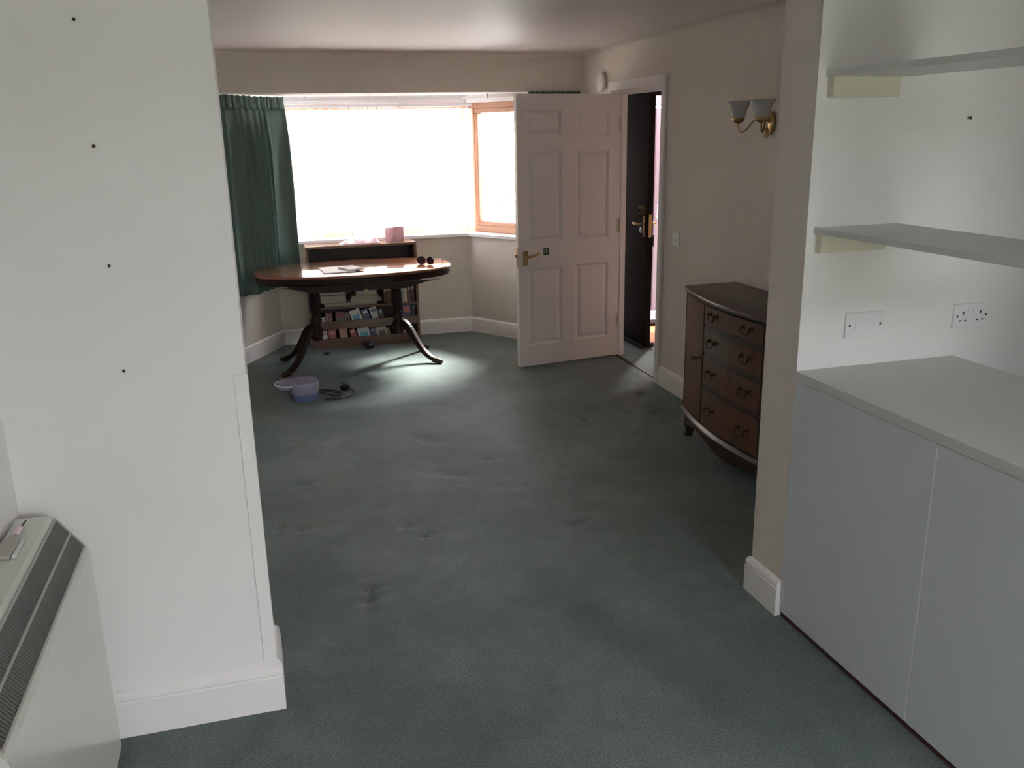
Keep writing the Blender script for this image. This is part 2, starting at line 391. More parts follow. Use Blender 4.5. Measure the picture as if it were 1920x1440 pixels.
# bay windows
WIN = offs(BAY, .15)
def window(n, a, b, cuts, label, sash=True):
    a, b = Vector(a), Vector(b); L = (b-a).length; rz = math.atan2(b.y-a.y, b.x-a.x)
    r = sroot('window_%d' % n, (a.x, a.y, .873), rz, label); H = 1.955-.873
    fr = MB(); fr.box(0, L, -.035, .045, 0, .055 if sash else .02); fr.box(0, L, -.035, .045, H-.045, H); fr.box(0, .06, -.035, .045, .055, H-.045); fr.box(L-.06, L, -.035, .045, .055, H-.045)
    fr.build('frame', 'winwood', r, bevel=.004)
    xs = [.06]+[c*L for c in cuts]+[L-.06]
    for c in cuts: box('mullion', 'winwood', c*L-.022, c*L+.022, -.03, .04, .055 if sash else .02, H-.045, r, .004)
    for i in range(len(xs)-1):
        x0 = xs[i]+(.025 if i else 0); x1 = xs[i+1]-(.025 if i < len(xs)-2 else 0)
        if not sash:
            box('pane', 'glass', x0, x1, .004, .008, .02, H-.045, r); continue
        sh = MB(); t = .036
        sh.box(x0, x1, -.033, .03, .055, .057+t); sh.box(x0, x1, -.033, .03, H-.047-t, H-.045)
        sh.box(x0, x0+t, -.033, .03, .057+t, H-.047-t); sh.box(x1-t, x1, -.033, .03, .057+t, H-.047-t)
        s_ = sh.build('sash', 'winwood', r, bevel=.006)
        box('pane', 'glass', x0+t, x1-t, .004, .008, .057+t, H-.047-t, s_)
    return r
window(1, WIN[0], WIN[1], [], 'timber side window of the bay behind the green curtain')
window(2, WIN[1], WIN[2], [.335, .665], 'wide timber front window of the bay behind the blind', False)
window(3, WIN[2], WIN[3], [], 'brown timber side window with clear glass')
# patio doors behind the camera (garden light)
r = sroot('door_3', (.85, -2.16, 0), 0, 'white glazed garden doors')
fr = MB(); fr.box(0, 2.0, -.04, .04, 2.12, 2.18); fr.box(0, .06, -.04, .04, 0, 2.12); fr.box(1.94, 2.0, -.04, .04, 0, 2.12); fr.box(.97, 1.03, -.04, .04, .0, 2.12); fr.box(.06, .97, -.04, .04, 0, .06); fr.box(1.03, 1.94, -.04, .04, 0, .06)
fr.build('frame', 'gloss', r)
box('pane', 'glass', .06, .97, -.005, .005, .06, 2.12, r); box('pane', 'glass', 1.03, 1.94, -.005, .005, .06, 2.12, r)
# baseboards
SK = [(0, 0), (.018, 0), (.018, .112), (.013, .116), (.017, .124), (.014, .138), (.006, .148), (0, .151)]
def skirt(name, path, k=1.0):
    m = MB(); m.sweep(path, [(o, z*k) for o, z in SK]); return struct(m.build(name, 'gloss', auto=.5))
skirt('baseboard_divider_front', [(XP+.018, YW), (XL, YW)])
skirt('baseboard_divider_end', [(XL, YW+.2), (XP, YW+.2), (XP, YW+.002)], 1.12)
skirt('baseboard_pier', [(XS, YW), (XS, YW+.2), (XR, YW+.2), (XR, 5.395)], .93)
skirt('baseboard_far', [(XR, 6.375), (XR, YF), BAY[3], BAY[2], BAY[1], BAY[0], (XL, YF), (XL, YW+.2)], .86)
skirt('baseboard_left', [(XL, YW), (XL, -2.1)])
# the sweep runs with the room on its left
# corner guard on the divider end
g = MB(); zt = 1.073
g.rings([[(XP-.034, YW-.004, z), (XP+.004, YW-.004, z), (XP+.004, YW+.03, z), (XP, YW+.03, z), (XP, YW, z), (XP-.034, YW, z)] for z in (.152, zt)], True, True)
struct(g.build('trim_3', 'paint', bevel=.0015), 'painted corner guard strip on the lower wall edge')
# doorway to the hall
a = MB()
def arch(m, x0, x1, y0, y1, yo0, yo1, zt):
    m.box(x0, x1, y0, yo0, 0, zt); m.box(x0, x1, yo1, y1, 0, zt); m.box(x0, x1, yo0, yo1, zt-.065, zt)
arch(a, XR-.016, XR, 5.405, 6.365, 5.47, 6.30, 2.048)
arch(a, XR-.022, XR-.016, 5.405, 6.365, 5.425, 6.345, 2.048)
struct(a.build('trim_4', 'gloss', bevel=.003), 'white moulded door surround')
j = MB(); j.box(XR, XR+.1, 5.47, 5.50, 0, 2.0); j.box(XR, XR+.1, 6.28, 6.31, 0, 2.0); j.box(XR, XR+.1, 5.50, 6.28, 1.97, 2.0)
j.box(XR+.05, XR+.075, 5.50, 5.515, 0, 1.97); j.box(XR+.05, XR+.075, 6.265, 6.28, 0, 1.97); j.box(XR+.05, XR+.075, 5.515, 6.265, 1.955, 1.97)
struct(j.build('trim_5', 'gloss', bevel=.002), 'white door lining')
struct(box('trim_6', 'nail', XR+.028, XR+.048, 5.5, 6.28, .0005, .006), 'dark carpet bar in the doorway')
# six panel door, standing open
def door():
    W, T, H = .853, .04, 1.963
    r = sroot('door_1', (2.640, 6.268, 0), math.atan2(-.130, -.844), 'white six-panel door standing open')
    P = []
    for z0, z1 in ((.167, .747), (.933, 1.575), (1.676, 1.853)):
        for s0, s1 in ((.077, .358), (.472, .753)): P.append((W-s1, W-s0, z0, z1))
    xs = sorted({0, W} | {p[0] for p in P} | {p[1] for p in P}); zs = sorted({.012, H} | {p[2] for p in P} | {p[3] for p in P})
    m = MB(); V = {}
    def v(x, z, y=0.0):
        k = (round(x, 5), round(z, 5), y)
        if k not in V: V[k] = m.bm.verts.new((x, y, z))
        return V[k]
    for i in range(len(xs)-1):
        for q in range(len(zs)-1):
            cx, cz_ = (xs[i]+xs[i+1])/2, (zs[q]+zs[q+1])/2
            if not any(p[0] < cx < p[1] and p[2] < cz_ < p[3] for p in P):
                m.face([v(xs[i], zs[q]), v(xs[i+1], zs[q]), v(xs[i+1], zs[q+1]), v(xs[i], zs[q+1])])
    for x0, x1, z0, z1 in P:                                # reveal down to the panel seat
        c = [(x0, z0), (x1, z0), (x1, z1), (x0, z1)]
        for i in range(4):
            a_, b_ = c[i], c[(i+1) % 4]; m.face([v(*a_), v(*b_), v(*b_, -.012), v(*a_, -.012)])
    bx = [(0, .012), (W, .012), (W, H), (0, H)]
    per = [(x, .012) for x in xs] + [(W, z) for z in zs[1:]] + [(x, H) for x in xs[::-1][1:]] + [(0, z) for z in zs[::-1][1:-1]]
    for i in range(len(per)):
        a_, b_ = per[i], per[(i+1) % len(per)]; m.face([v(*a_), v(*b_), v(*b_, -T), v(*a_, -T)])
    m.face([v(*p, -T) for p in per])
    m.build('leaf', 'door', r)
    for x0, x1, z0, z1 in P:
        def rect(d, y): return [(x0+d, y, z0+d), (x1-d, y, z0+d), (x1-d, y, z1-d), (x0+d, y, z1-d)]
        p = MB(); R = [p.verts(rect(*q)) for q in ((0.0005, -.0005), (.006, -.004), (.014, -.0105), (.022, -.011), (.045, -.003))]
        for a_, b_ in zip(R, R[1:]):
            for i in range(4): p.face([a_[i], a_[(i+1) % 4], b_[(i+1) % 4], b_[i]])
        p.face(R[-1]); p.build('panel', 'door', r)
    hx = W-.056
    h = MB(); h.box(hx-.02, hx+.02, .0005, .005, .772, .878); hd = h.build('handle_plate', 'brass', r, bevel=.001)
    h = MB(); h.lathe([(.011, 0), (.011, .03), (.008, .042)], (hx, .005, .838), 12, 'y')
    h.tube([(hx, .042, .838), (hx-.02, .046, .838), (hx-.06, .044, .843), (hx-.098, .04, .856)], [.009, .009, .008, .007], 8)
    h.build('lever', 'brass', hd, smooth=True)
    for dz in (.78, .87):
        for dx in (-.012, .012): MB().lathe([(.003, 0), (.003, .001)], (hx+dx, .005, dz), 8, 'y').build('screw', 'darkbrass', hd)
    box('latch_plate', 'brass', W, W+.002, -.032, -.008, .76, .90, r)
    l = MB(); l.prism([(W+.002, -.026), (W+.013, -.024), (W+.004, -.014), (W+.002, -.014)], .832, .85); l.build('latch_bolt', 'darkbrass', r)
    st = MB(); sx_ = W-.226; st.box(sx_-.023, sx_+.023, .0005, .0016, .838, .887); st_ = st.build('sticker', 'green', r); st_['label'] = 'dark green square sticker with white ring and cross'
    pr = MB(); c0, c1 = [], []
    for i in range(25):
        a_ = 2*PI*i/24; c0.append((sx_+.004+.0165*math.cos(a_), .0022, .8625+.0165*math.sin(a_))); c1.append((sx_+.004+.012*math.cos(a_), .0022, .8625+.012*math.sin(a_)))
    # white disc with a dark cross and ring gap: four quarter sectors
    for q in range(4):
        a0 = q*PI/2+.25; a1 = (q+1)*PI/2-.25; pts = [(sx_+.004+.004*math.cos((a0+a1)/2), .0022, .8625+.004*math.sin((a0+a1)/2))]
        for i in range(7):
            a_ = a0+(a1-a0)*i/6; pts.append((sx_+.004+.0155*math.cos(a_), .0022, .8625+.0155*math.sin(a_)))
        pr.face(pr.verts(pts))
    pr.build('emblem', 'pigment', st_)
    for z in (.29, 1.02, 1.756):
        q = MB(); q.lathe([(.007, -.05), (.007, .05)], (.004, .007, z), 10); q.box(.004, .03, .0003, .002, z-.05, z+.05); q.build('hinge', 'cream', r)
door()
# hall beyond the doorway
hx0 = XR+.1
struct(MB().box(XR+.05, 3.04, 4.4, 7.2, -.02, -.0005).build('floor_hall', 'carpet'), 'green hall carpet')
for o in (bpy.data.objects['floor_hall'],):
    at = o.data.color_attributes.new('wear', 'FLOAT_COLOR', 'POINT'); at.data.foreach_set('color', [1.0]*4*len(o.data.vertices))
tl = sroot('floor_hall_tiles', (3.04, 6.0, 0), 0, 'orange hall tiles')
for i in range(4):
    for q in range(4): box('tile', 'orange', i*.3+.002, i*.3+.298, q*.3-.0+.002, q*.3+.298, -.02, .002, tl)
wallbox('wall_hall', [(4.3, 4.4, 4.4, 7.3, 0, ZC), (hx0, 4.4, 4.3, 4.4, 0, ZC), (hx0, 2.82, 7.2, 7.3, 0, ZC), (3.80, 4.3, 7.2, 7.3, 0, ZC), (2.82, 3.80, 7.2, 7.3, 2.06, ZC)], ('hallpaint',))
struct(MB().box(hx0, 4.4, 4.3, 7.3, ZC, ZC+.1).build('ceiling_hall', 'ceil'))
struct(MB().box(3.04, 4.3, 4.4, 6.0, -.02, 0).build('floor_hall_far', 'hallpaint'))
fr = MB(); fr.box(2.82, 2.87, 7.2, 7.3, 0, 2.06); fr.box(3.75, 3.80, 7.2, 7.3, 0, 2.06); fr.box(2.87, 3.75, 7.2, 7.3, 1.99, 2.06); fr.box(2.87, 3.75, 7.17, 7.33, 0, .025)
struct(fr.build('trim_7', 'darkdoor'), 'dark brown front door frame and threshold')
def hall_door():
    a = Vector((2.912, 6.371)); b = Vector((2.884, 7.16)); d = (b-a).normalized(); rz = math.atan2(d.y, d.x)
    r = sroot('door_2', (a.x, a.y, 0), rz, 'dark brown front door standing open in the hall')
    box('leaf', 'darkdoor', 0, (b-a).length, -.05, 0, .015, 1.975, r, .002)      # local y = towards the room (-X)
    h = MB(); h.box(.035, .065, 0, .006, .90, 1.06); hp = h.build('handle_plate', 'brass', r)
    h = MB(); h.tube([(.05, .006, 1.0), (.05, .05, 1.0), (.09, .055, 1.0), (.15, .052, 1.002)], .009, 8); h.build('lever', 'brass', hp, smooth=True)
    MB().lathe([(.024, 0), (.024, .006), (.012, .012)], (.10, 0, .945), 16, 'y').build('keyhole_cover', 'chrome', r, smooth=True)
    h = MB(); h.box(.02, .11, 0, .03, 1.075, 1.14); h.lathe([(.012, 0), (.012, .02)], (.08, .03, 1.105), 10, 'y'); h.build('night_latch', 'darkbrass', r, bevel=.003)
    box('lock_plate', 'brass', -.002, 0, -.038, -.014, .90, 1.075, r)
    h = MB(); h.tube([(.05, -.05, 1.0), (.05, -.095, 1.0), (.11, -.1, 1.0)], .009, 8); h.build('outer_lever', 'brass', r, smooth=True)
    h = MB(); h.tube([(.06, -.055, .95), (.06, -.065, .93), (.06, -.065, .91)], .004, 6); h.box(.045, .075, -.085, -.055, .82, .91); h.build('letter_cage', 'black', r)
    box('draught_brush', 'black', .0, .7, -.085, -.05, .012, .05, r)
    box('brush_strip', 'black', .02, .72, 0, .018, .004, .03, r)
hall_door()
r = sroot('door_4', (3.62, 7.80, 0), 0, 'pinkish white double doors beyond the front door')
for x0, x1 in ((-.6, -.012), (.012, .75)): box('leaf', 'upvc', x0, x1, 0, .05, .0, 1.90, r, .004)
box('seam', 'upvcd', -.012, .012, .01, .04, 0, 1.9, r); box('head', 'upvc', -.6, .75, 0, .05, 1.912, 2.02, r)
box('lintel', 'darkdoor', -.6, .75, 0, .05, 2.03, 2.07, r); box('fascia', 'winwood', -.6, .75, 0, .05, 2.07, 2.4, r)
h = MB(); h.tube([(.07, 0, 1.03), (.03, -.05, 1.03), (.03, -.05, .90), (.07, 0, .90)], .008, 8); h.build('pull_handle', 'chrome', r)
struct(MB().box(2.6, 5.5, 7.31, 7.79, -.05, -.005).build('floor_porch', 'concrete'), 'pale porch step')
# outdoors
struct(MB().box(-30, 30, -40, -4.4, -.2, -.15).build('ground_garden', 'lawn'), 'garden lawn')
struct(MB().box(-30, 30, -4.4, -2.25, -.2, -.14).build('ground_patio', 'concrete'), 'pale patio paving')
hg = MB()
for i in range(64):                                         # unseen hedge, added to hold low sky light off the near room
    for q in range(6):
        x = -16+i*.5; z = -.15+q*.38; hg.box(x-.3, x+.3, -7.6-random.random()*.35, -6.6+random.random()*.3, z-.05, z+.4+(random.random()*.25 if q == 5 else 0))
struct(hg.build('blocker_hedge', 'hedge'), 'unseen green hedge added behind the garden to block low sky light')
struct(MB().box(-30, 30, 7.86, 60, -.2, -.15).build('ground_front', 'drive'), 'grey front drive')
# ------------------------------------------------------------------ vertical blind, curtain, track
bl = thing('vertical_blind', 'cream fabric vertical blind closed across the wide bay window', 'blind', (.12, 7.607, .878))
box('headrail', 'sillw', .0, 1.71, -.022, .022, 1.048, 1.0715, bl)
sl = MB(); sl.box(-.043, .043, -.0006, .0006, .004, 1.035)
sl_ = sl.build('slat', 'blind', bl); sl_.rotation_euler = (0, 0, .16); sl_.location = (.07, 0, 0)
wt = MB(); wt.box(-.04, .04, -.003, .003, .0015, .045); wt_ = wt.build('bottom_weight', 'blind', sl_)
hk = MB(); hk.box(-.006, .006, -.003, .003, 1.03, 1.049); hk_ = hk.build('hanger', 'plastic', sl_)
n_sl = 22
for i in range(1, n_sl):
    c = sl_.copy(); C.objects.link(c); c.parent = bl; c.location = (.07+i*.0765, 0, 0); c.rotation_euler = (0, 0, .16+random.uniform(-.05, .05))
    for k in (wt_, hk_):
        d = k.copy(); C.objects.link(d); d.parent = c
ch = MB()
for i in range(n_sl-1):
    ax = .07+i*.0765; ch.tube([(ax-.04, .006, .02), (ax, .01, .006), (ax+.04, .006, .02)], .0012, 5)
ch.build('bead_chain', 'plastic', bl)
TR = offs(BAY, -.095)
tr = thing('curtain_track', 'white curtain track fixed under the bay soffit', 'curtain track', (0.95, 7.4, ZH))
m = MB(); m.sweep([(x-.95, y-7.4) for x, y in TR[1:]], [(-.006, -.033), (.006, -.033), (.006, -.012), (-.006, -.012)]); m.build('rail', 'plastic', tr)
for x in (.45, .95, 1.45): box('bracket', 'plastic', x-.96, x-.94, 7.475-7.4-.008, 7.475-7.4+.012, -.036, 0, tr)
p = Vector(TR[2])*.55+Vector(TR[3])*.45; box('bracket', 'plastic', p.x-.96, p.x-.94, p.y-7.41, p.y-7.39, -.036, 0, tr)
def curtain(name, label, path, ztop, zbot, nf, amp, grp, seed, loc):
    rnd = random.Random(seed); o = thing(name, label, 'curtain', loc, 0, grp)
    P = [Vector(p) for p in path]; L = [0]
    for a_, b_ in zip(P, P[1:]): L.append(L[-1]+(b_-a_).length)
    def at(s):
        s = max(0, min(1, s))*L[-1]
        for i in range(len(P)-1):
            if s <= L[i+1] or i == len(P)-2:
                t = (s-L[i])/(L[i+1]-L[i]); d = (P[i+1]-P[i]).normalized(); return P[i].lerp(P[i+1], t), Vector((-d.y, d.x))
    ph = [rnd.uniform(.7, 1.2) for _ in range(nf)]; ph[-1] = 1.9; tot = sum(ph); cum = [0]
    for q in ph: cum.append(cum[-1]+q/tot)
    am = [rnd.uniform(.6, 1.25) for _ in range(nf)]
    def fold(s):
        for i in range(nf):
            if s <= cum[i+1]+1e-9:
                t = (s-cum[i])/(cum[i+1]-cum[i]); d = min(t, 1-t)          # narrow ridges between broad flat folds
                return (math.exp(-(d/.085)**2)+.30*math.exp(-(d/.3)**2))*(am[i] if t < .5 else am[(i+1) % nf])/1.2
        return 0
    N = nf*14; zs = [ztop-.085-i*(ztop-.085-zbot)/26 for i in range(27)]
    m = MB(); rows = []
    for q, z in enumerate(zs):
        g = min(1, .25+.75*q/5); row = []
        for i in range(N+1):
            s = i/N; s2 = s+.012*math.sin(q*.22+s*9)*min(1, q/8)*(0 if i in (0, N) else 1)
            b, nn = at(s2); k = fold(min(1, max(0, s)))*amp*g + .006*math.sin(s*23+q*.3)*g
            pz = b-nn*k; row.append(m.bm.verts.new((pz.x-loc[0], pz.y-loc[1], z-loc[2])))
        rows.append(row)
    for a_, b_ in zip(rows, rows[1:]):
        for i in range(N): m.face([a_[i], a_[i+1], b_[i+1], b_[i]])
    dr = m.build('drop', 'curtain', o, smooth=True)
    sm = dr.modifiers.new('thickness', 'SOLIDIFY'); sm.thickness = .003
    m = MB(); rows = []; NP = nf*6*4
    for q in range(6):
        z = ztop-.02*q*.9+.005*0; row = []
        for i in range(NP+1):
            s = i/NP; b, nn = at(s); k = (.010*abs(math.sin(s*nf*6*PI/2))**.6+.004*math.sin(s*nf*11))
            pz = b-nn*(k+.004*(q > 3)); row.append(m.bm.verts.new((pz.x-loc[0], pz.y-loc[1], z+.004*math.sin(s*nf*8)-loc[2])))
        rows.append(row)
    for a_, b_ in zip(rows, rows[1:]):
        for i in range(NP): m.face([a_[i], a_[i+1], b_[i+1], b_[i]])
    hd = m.build('heading', 'curtain', o, smooth=True)
    sm = hd.modifiers.new('thickness', 'SOLIDIFY'); sm.thickness = .004
    return o
curtain('curtain', 'long dark green pleated curtain hanging at the left of the bay window', [(-.23, 6.93), (-.13, 6.95), (.03, 7.2), (.13, 7.34), (.285, 7.43)], 2.004, .545, 8, .055, 'green bay curtains', 3, (0.03, 7.2, .545))
curtain('curtain', 'green curtain bunched against the wall behind the open white door', [(2.57, 6.95), (2.40, 6.955), (2.30, 6.945), (2.13, 6.94)], 2.013, .545, 8, .04, 'green bay curtains', 5, (2.3, 6.94, .545))
# ------------------------------------------------------------------ dining table
def table():
    cx, cy, zt = .675, 6.755, .747
    r = thing('dining_table', 'polished mahogany oval-ended pedestal dining table in front of the bay', 'table', (cx, cy, 0))
    A, B = .738, .425
    def outline(d=0, n=3.0, N=72):
        out = []
        for i in range(N):
            t = 2*PI*i/N; c, s_ = math.cos(t), math.sin(t)
            # straight long sides with near-semicircular ends
            out.append(((A-d)*math.copysign(abs(c)**(2/2.25), c), (B-d)*math.copysign(abs(s_)**(2/2.6), s_)))
        return out
    def ring(d, z): return [(x, y, z) for x, y in outline(d)]
    MB().rings([ring(.006, zt-.02), ring(0, zt-.014), ring(0, zt-.006), ring(.004, zt-.001), ring(.009, zt)], True, True).build('tabletop', 'tabletop', r, auto=.6)
    MB().rings([ring(.016, zt-.068), ring(.010, zt-.06), ring(.010, zt-.021)], True, True).build('rim', 'mahog', r, auto=.6)
    pr = [(-.58, zt-.069), (-.50, zt-.075), (-.40, zt-.10), (-.33, zt-.118), (.33, zt-.118), (.40, zt-.10), (.50, zt-.075), (.58, zt-.069)]
    for y0, y1 in ((-.40, -.375), (.375, .40)):
        MB().prism(pr[::-1], y0, y1, 'y').build('apron', 'mahog', r)
    box('centre_bearer', 'mahog', -.5, .5, -.05, .05, zt-.12, zt-.069, r)
    box('leaf_seam', 'black', .04, .042, -.4012, -.400, zt-.117, zt-.07, r)
    box('catch', 'brass', .02, .05, -.403, -.4, zt-.116, zt-.112, r)
    for sx_ in (-1, 1):
        px = .312*sx_
        box('bearer', 'mahog', px-.05, px+.05, -.34, .34, zt-.125, zt-.069, r, .004)
        prof = [(.062, 0), (.066, .02), (.05, .035), (.045, .05), (.058, .065), (.062, .085), (.045, .105), (.036, .12), (.036, .13), (.05, .145), (.050, .26), (.054, .27), (.044, .285), (.06, .30), (.06, .33)]
        k = (.622-.27)/.33
        col = MB().lathe([(a_*.72, .27+h_*k) for a_, h_ in prof], (px, 0, 0), 24).build('column', 'mahog', r, auto=.9)
        fl = MB()
        for i in range(12):
            a_ = 2*PI*i/12; fl.tube([(px+.0355*math.cos(a_), .0355*math.sin(a_), .27+k*.15), (px+.0355*math.cos(a_), .0355*math.sin(a_), .27+k*.255)], .0048, 6)
        fl.build('reeding', 'mahog', col)
        b_ = MB(); b_.lathe([(.02, .195), (.042, .21), (.046, .235), (.046, .285), (.038, .30)], (px, 0, 0), 20); b_.build('pedestal_block', 'mahog', r, auto=.8)
        for sy in (-1, 1):
            tx, ty = px+.245*sx_, .235*sy
            pts = bez((px+.022*sx_, .022*sy, .295), (px+.095*sx_, .09*sy, .305), (px+.12*sx_, .115*sy, .06), (tx, ty, .028), 14)
            lg = MB().tube(pts, .02, rect=[(.023-.004*i/14, .034-.018*(i/14)**.7) for i in range(15)]).build('leg', 'mahog', r, bevel=.006)
            d = Vector((tx-px, ty, 0)).normalized()
            fpts = [Vector((tx, ty, .026))-d*.03, Vector((tx, ty, .024)), Vector((tx, ty, .02))+d*.03, Vector((tx, ty, .014))+d*.055]
            MB().tube(fpts, [.02, .022, .019, .012], 10).build('claw_foot', 'darkbrass', lg, smooth=True)
    return r
table()
ZT = .7475
o = MB(); ro = .33
def rectp(cx, cy, w, h, a): 
    c, s_ = math.cos(a), math.sin(a); return [(cx+x*c-y*s_, cy+x*s_+y*c) for x, y in ((-w/2, -h/2), (w/2, -h/2), (w/2, h/2), (-w/2, h/2))]
t = thing('magazine', 'large white sheet-covered magazine lying on the dining table', 'magazine', (.535, 6.63, ZT), .06)
MB().prism(rectp(0, 0, .225, .30, 0), 0.0005, .006).build('pages', 'sheet', t); MB().prism(rectp(.001, 0, .229, .304, 0), .006, .0068).build('cover', 'sheet', t)
t = thing('notepad', 'small grey-edged notepad lying across the white magazine', 'notepad', (.635, 6.60, ZT+.0072), .35)
MB().prism(rectp(0, 0, .12, .19, 0), 0, .011).build('pages', 'sheet', t); MB().prism(rectp(0, 0, .122, .192, 0), .011, .0125).build('cover', 'lav', t)
def sunglasses():
    r = thing('sunglasses', 'dark sunglasses with arms folded on the polished table', 'sunglasses', (1.215, 6.66, ZT), -.75); r.scale = (1.18, 1.18, 1.18); r.location.z = ZT+.001
    for sx_ in (-1, 1):
        lens = MB(); ring_o, ring_i = [], []
        for i in range(18):
            a_ = 2*PI*i/18; u = sx_*.034+.029*math.cos(a_); v = .026+.0235*math.sin(a_)
            ring_o.append((u, -.01*(u/.06)**2, v))
        lens.tube(ring_o+[ring_o[0]], .0032, 6); lens.build('rim', 'tort', r)
        l2 = MB(); l2.face(l2.verts([(x, y-.0005, z) for x, y, z in ring_o])); l2.face(l2.verts([(x, y+.0008, z) for x, y, z in ring_o])); l2.build('lens', 'shades', r)
        tm = MB(); tm.tube([(sx_*.064, -.012, .034), (sx_*.066, .02, .034), (sx_*.06, .07, .030), (sx_*.05, .115, .022), (sx_*.046, .135, .004)], .003, 6, sx=1.6); tm.build('arm', 'tort', r)
    b_ = MB(); b_.tube([(-.008, 0, .036), (0, .002, .039), (.008, 0, .036)], .0028, 6); b_.build('bridge', 'tort', r)
sunglasses()
# ------------------------------------------------------------------ bookcase and books
BX0, BX1, BYF, BYB, BH = .352, 1.255, 7.305, 7.555, .848
def bookcase():
    r = thing('bookcase', 'low brown wooden bookcase of paperbacks under the bay sill', 'bookcase', ((BX0+BX1)/2, (BYF+BYB)/2, 0))
    w = (BX1-BX0)/2; d = (BYB-BYF)/2
    box('top', 'casew', -w, w, -d-.004, d-.012, BH-.02, BH, r, .002)
    for s_ in (-1, 1): box('side_panel', 'casew', s_*w, s_*(w-.02), -d, d-.012, 0, BH-.02, r)
    box('back_panel', 'caseback', -w+.02, w-.02, d-.018, d-.012, .03, BH-.02, r)
    box('shelf', 'casew', -w+.02, w-.02, -d, d-.018, .60, .618, r)
    box('shelf', 'casew', -w+.02, w-.02, -d, d-.018, .330, .348, r)
    for z in (.165, .02):
        box('shelf', 'casew', -w+.02, w-.02, -d+.02, d-.018, z, z+.015, r); box('shelf_lip', 'casew', -w+.02, w-.02, -d, -d+.02, z-.005 if z > .1 else 0, z+.06, r)
    return r
bookcase()
colmats = {}
def cm(c):
    k = tuple(c)
    if k not in colmats:
        nm = 'book_cover_%d' % len(colmats); MT[nm] = mat(nm, c, .5); colmats[k] = nm
    return colmats[k]
def book(label, loc, w, h, t, col, rz=0, lean=0, flat=False, group=None, face=None, title=None):
    """upright book: w across the shelf (spine thickness or face width), h tall, t deep; lean about the y axis"""
    r = thing('book', label, 'book', loc, rz, group); r.rotation_euler = (lean if face else 0, 0 if face else lean, rz)
    c = .003; m = cm(col)
    if flat:                                                # lying flat, page edges to the room
        MB().box(-w/2+.004, w/2-.004, -t/2+.003, t/2-.004, c, h-c).build('pages', 'pages', r)
        k = MB(); k.box(-w/2, w/2, -t/2, t/2, 0, c); k.box(-w/2, w/2, -t/2, t/2, h-c, h); k.box(-w/2, w/2, t/2-.003, t/2, c, h-c); k.build('cover', m, r)
    elif face:                                              # front cover towards the room
        MB().box(-w/2+.002, w/2-.003, .003, t-.003, .003, h-.003).build('pages', 'pages', r)
        k = MB(); k.box(-w/2, w/2, 0, .003, 0, h); k.box(-w/2, w/2, t-.003, t, 0, h); k.box(-w/2, -w/2+.002, .003, t-.003, 0, h); cv_ = k.build('cover', m, r)
        if title:
            k = MB()
            for shp in title:
                if shp[0] == 'r': k.box(shp[1]*w, shp[2]*w, -.001, -.0002, shp[3]*h, shp[4]*h)
                else:
                    pts = []
                    for i in range(20): a_ = 2*PI*i/20; pts.append((shp[1]*w+shp[3]*w*math.cos(a_), -.0006, shp[2]*h+shp[4]*h*math.sin(a_)))
                    k.tube(pts+[pts[0]], .0022, 5)
            k.build('cover_print', cm(face), cv_)
    else:                                                   # spine towards the room
        MB().box(-w/2+c, w/2-c, .004, t-.003, .003, h-.003).build('pages', 'pages', r)
        k = MB(); k.box(-w/2, -w/2+c, 0, t, 0, h); k.box(w/2-c, w/2, 0, t, 0, h); k.box(-w/2+c, w/2-c, 0, .004, 0, h); k.build('cover', m, r)
        k = MB(); k.box(-w/2+.004, w/2-.004, -.0008, 0, h*.55, h*.8); k.build('spine_label', cm((.45, .36, .2)), r)
    return r
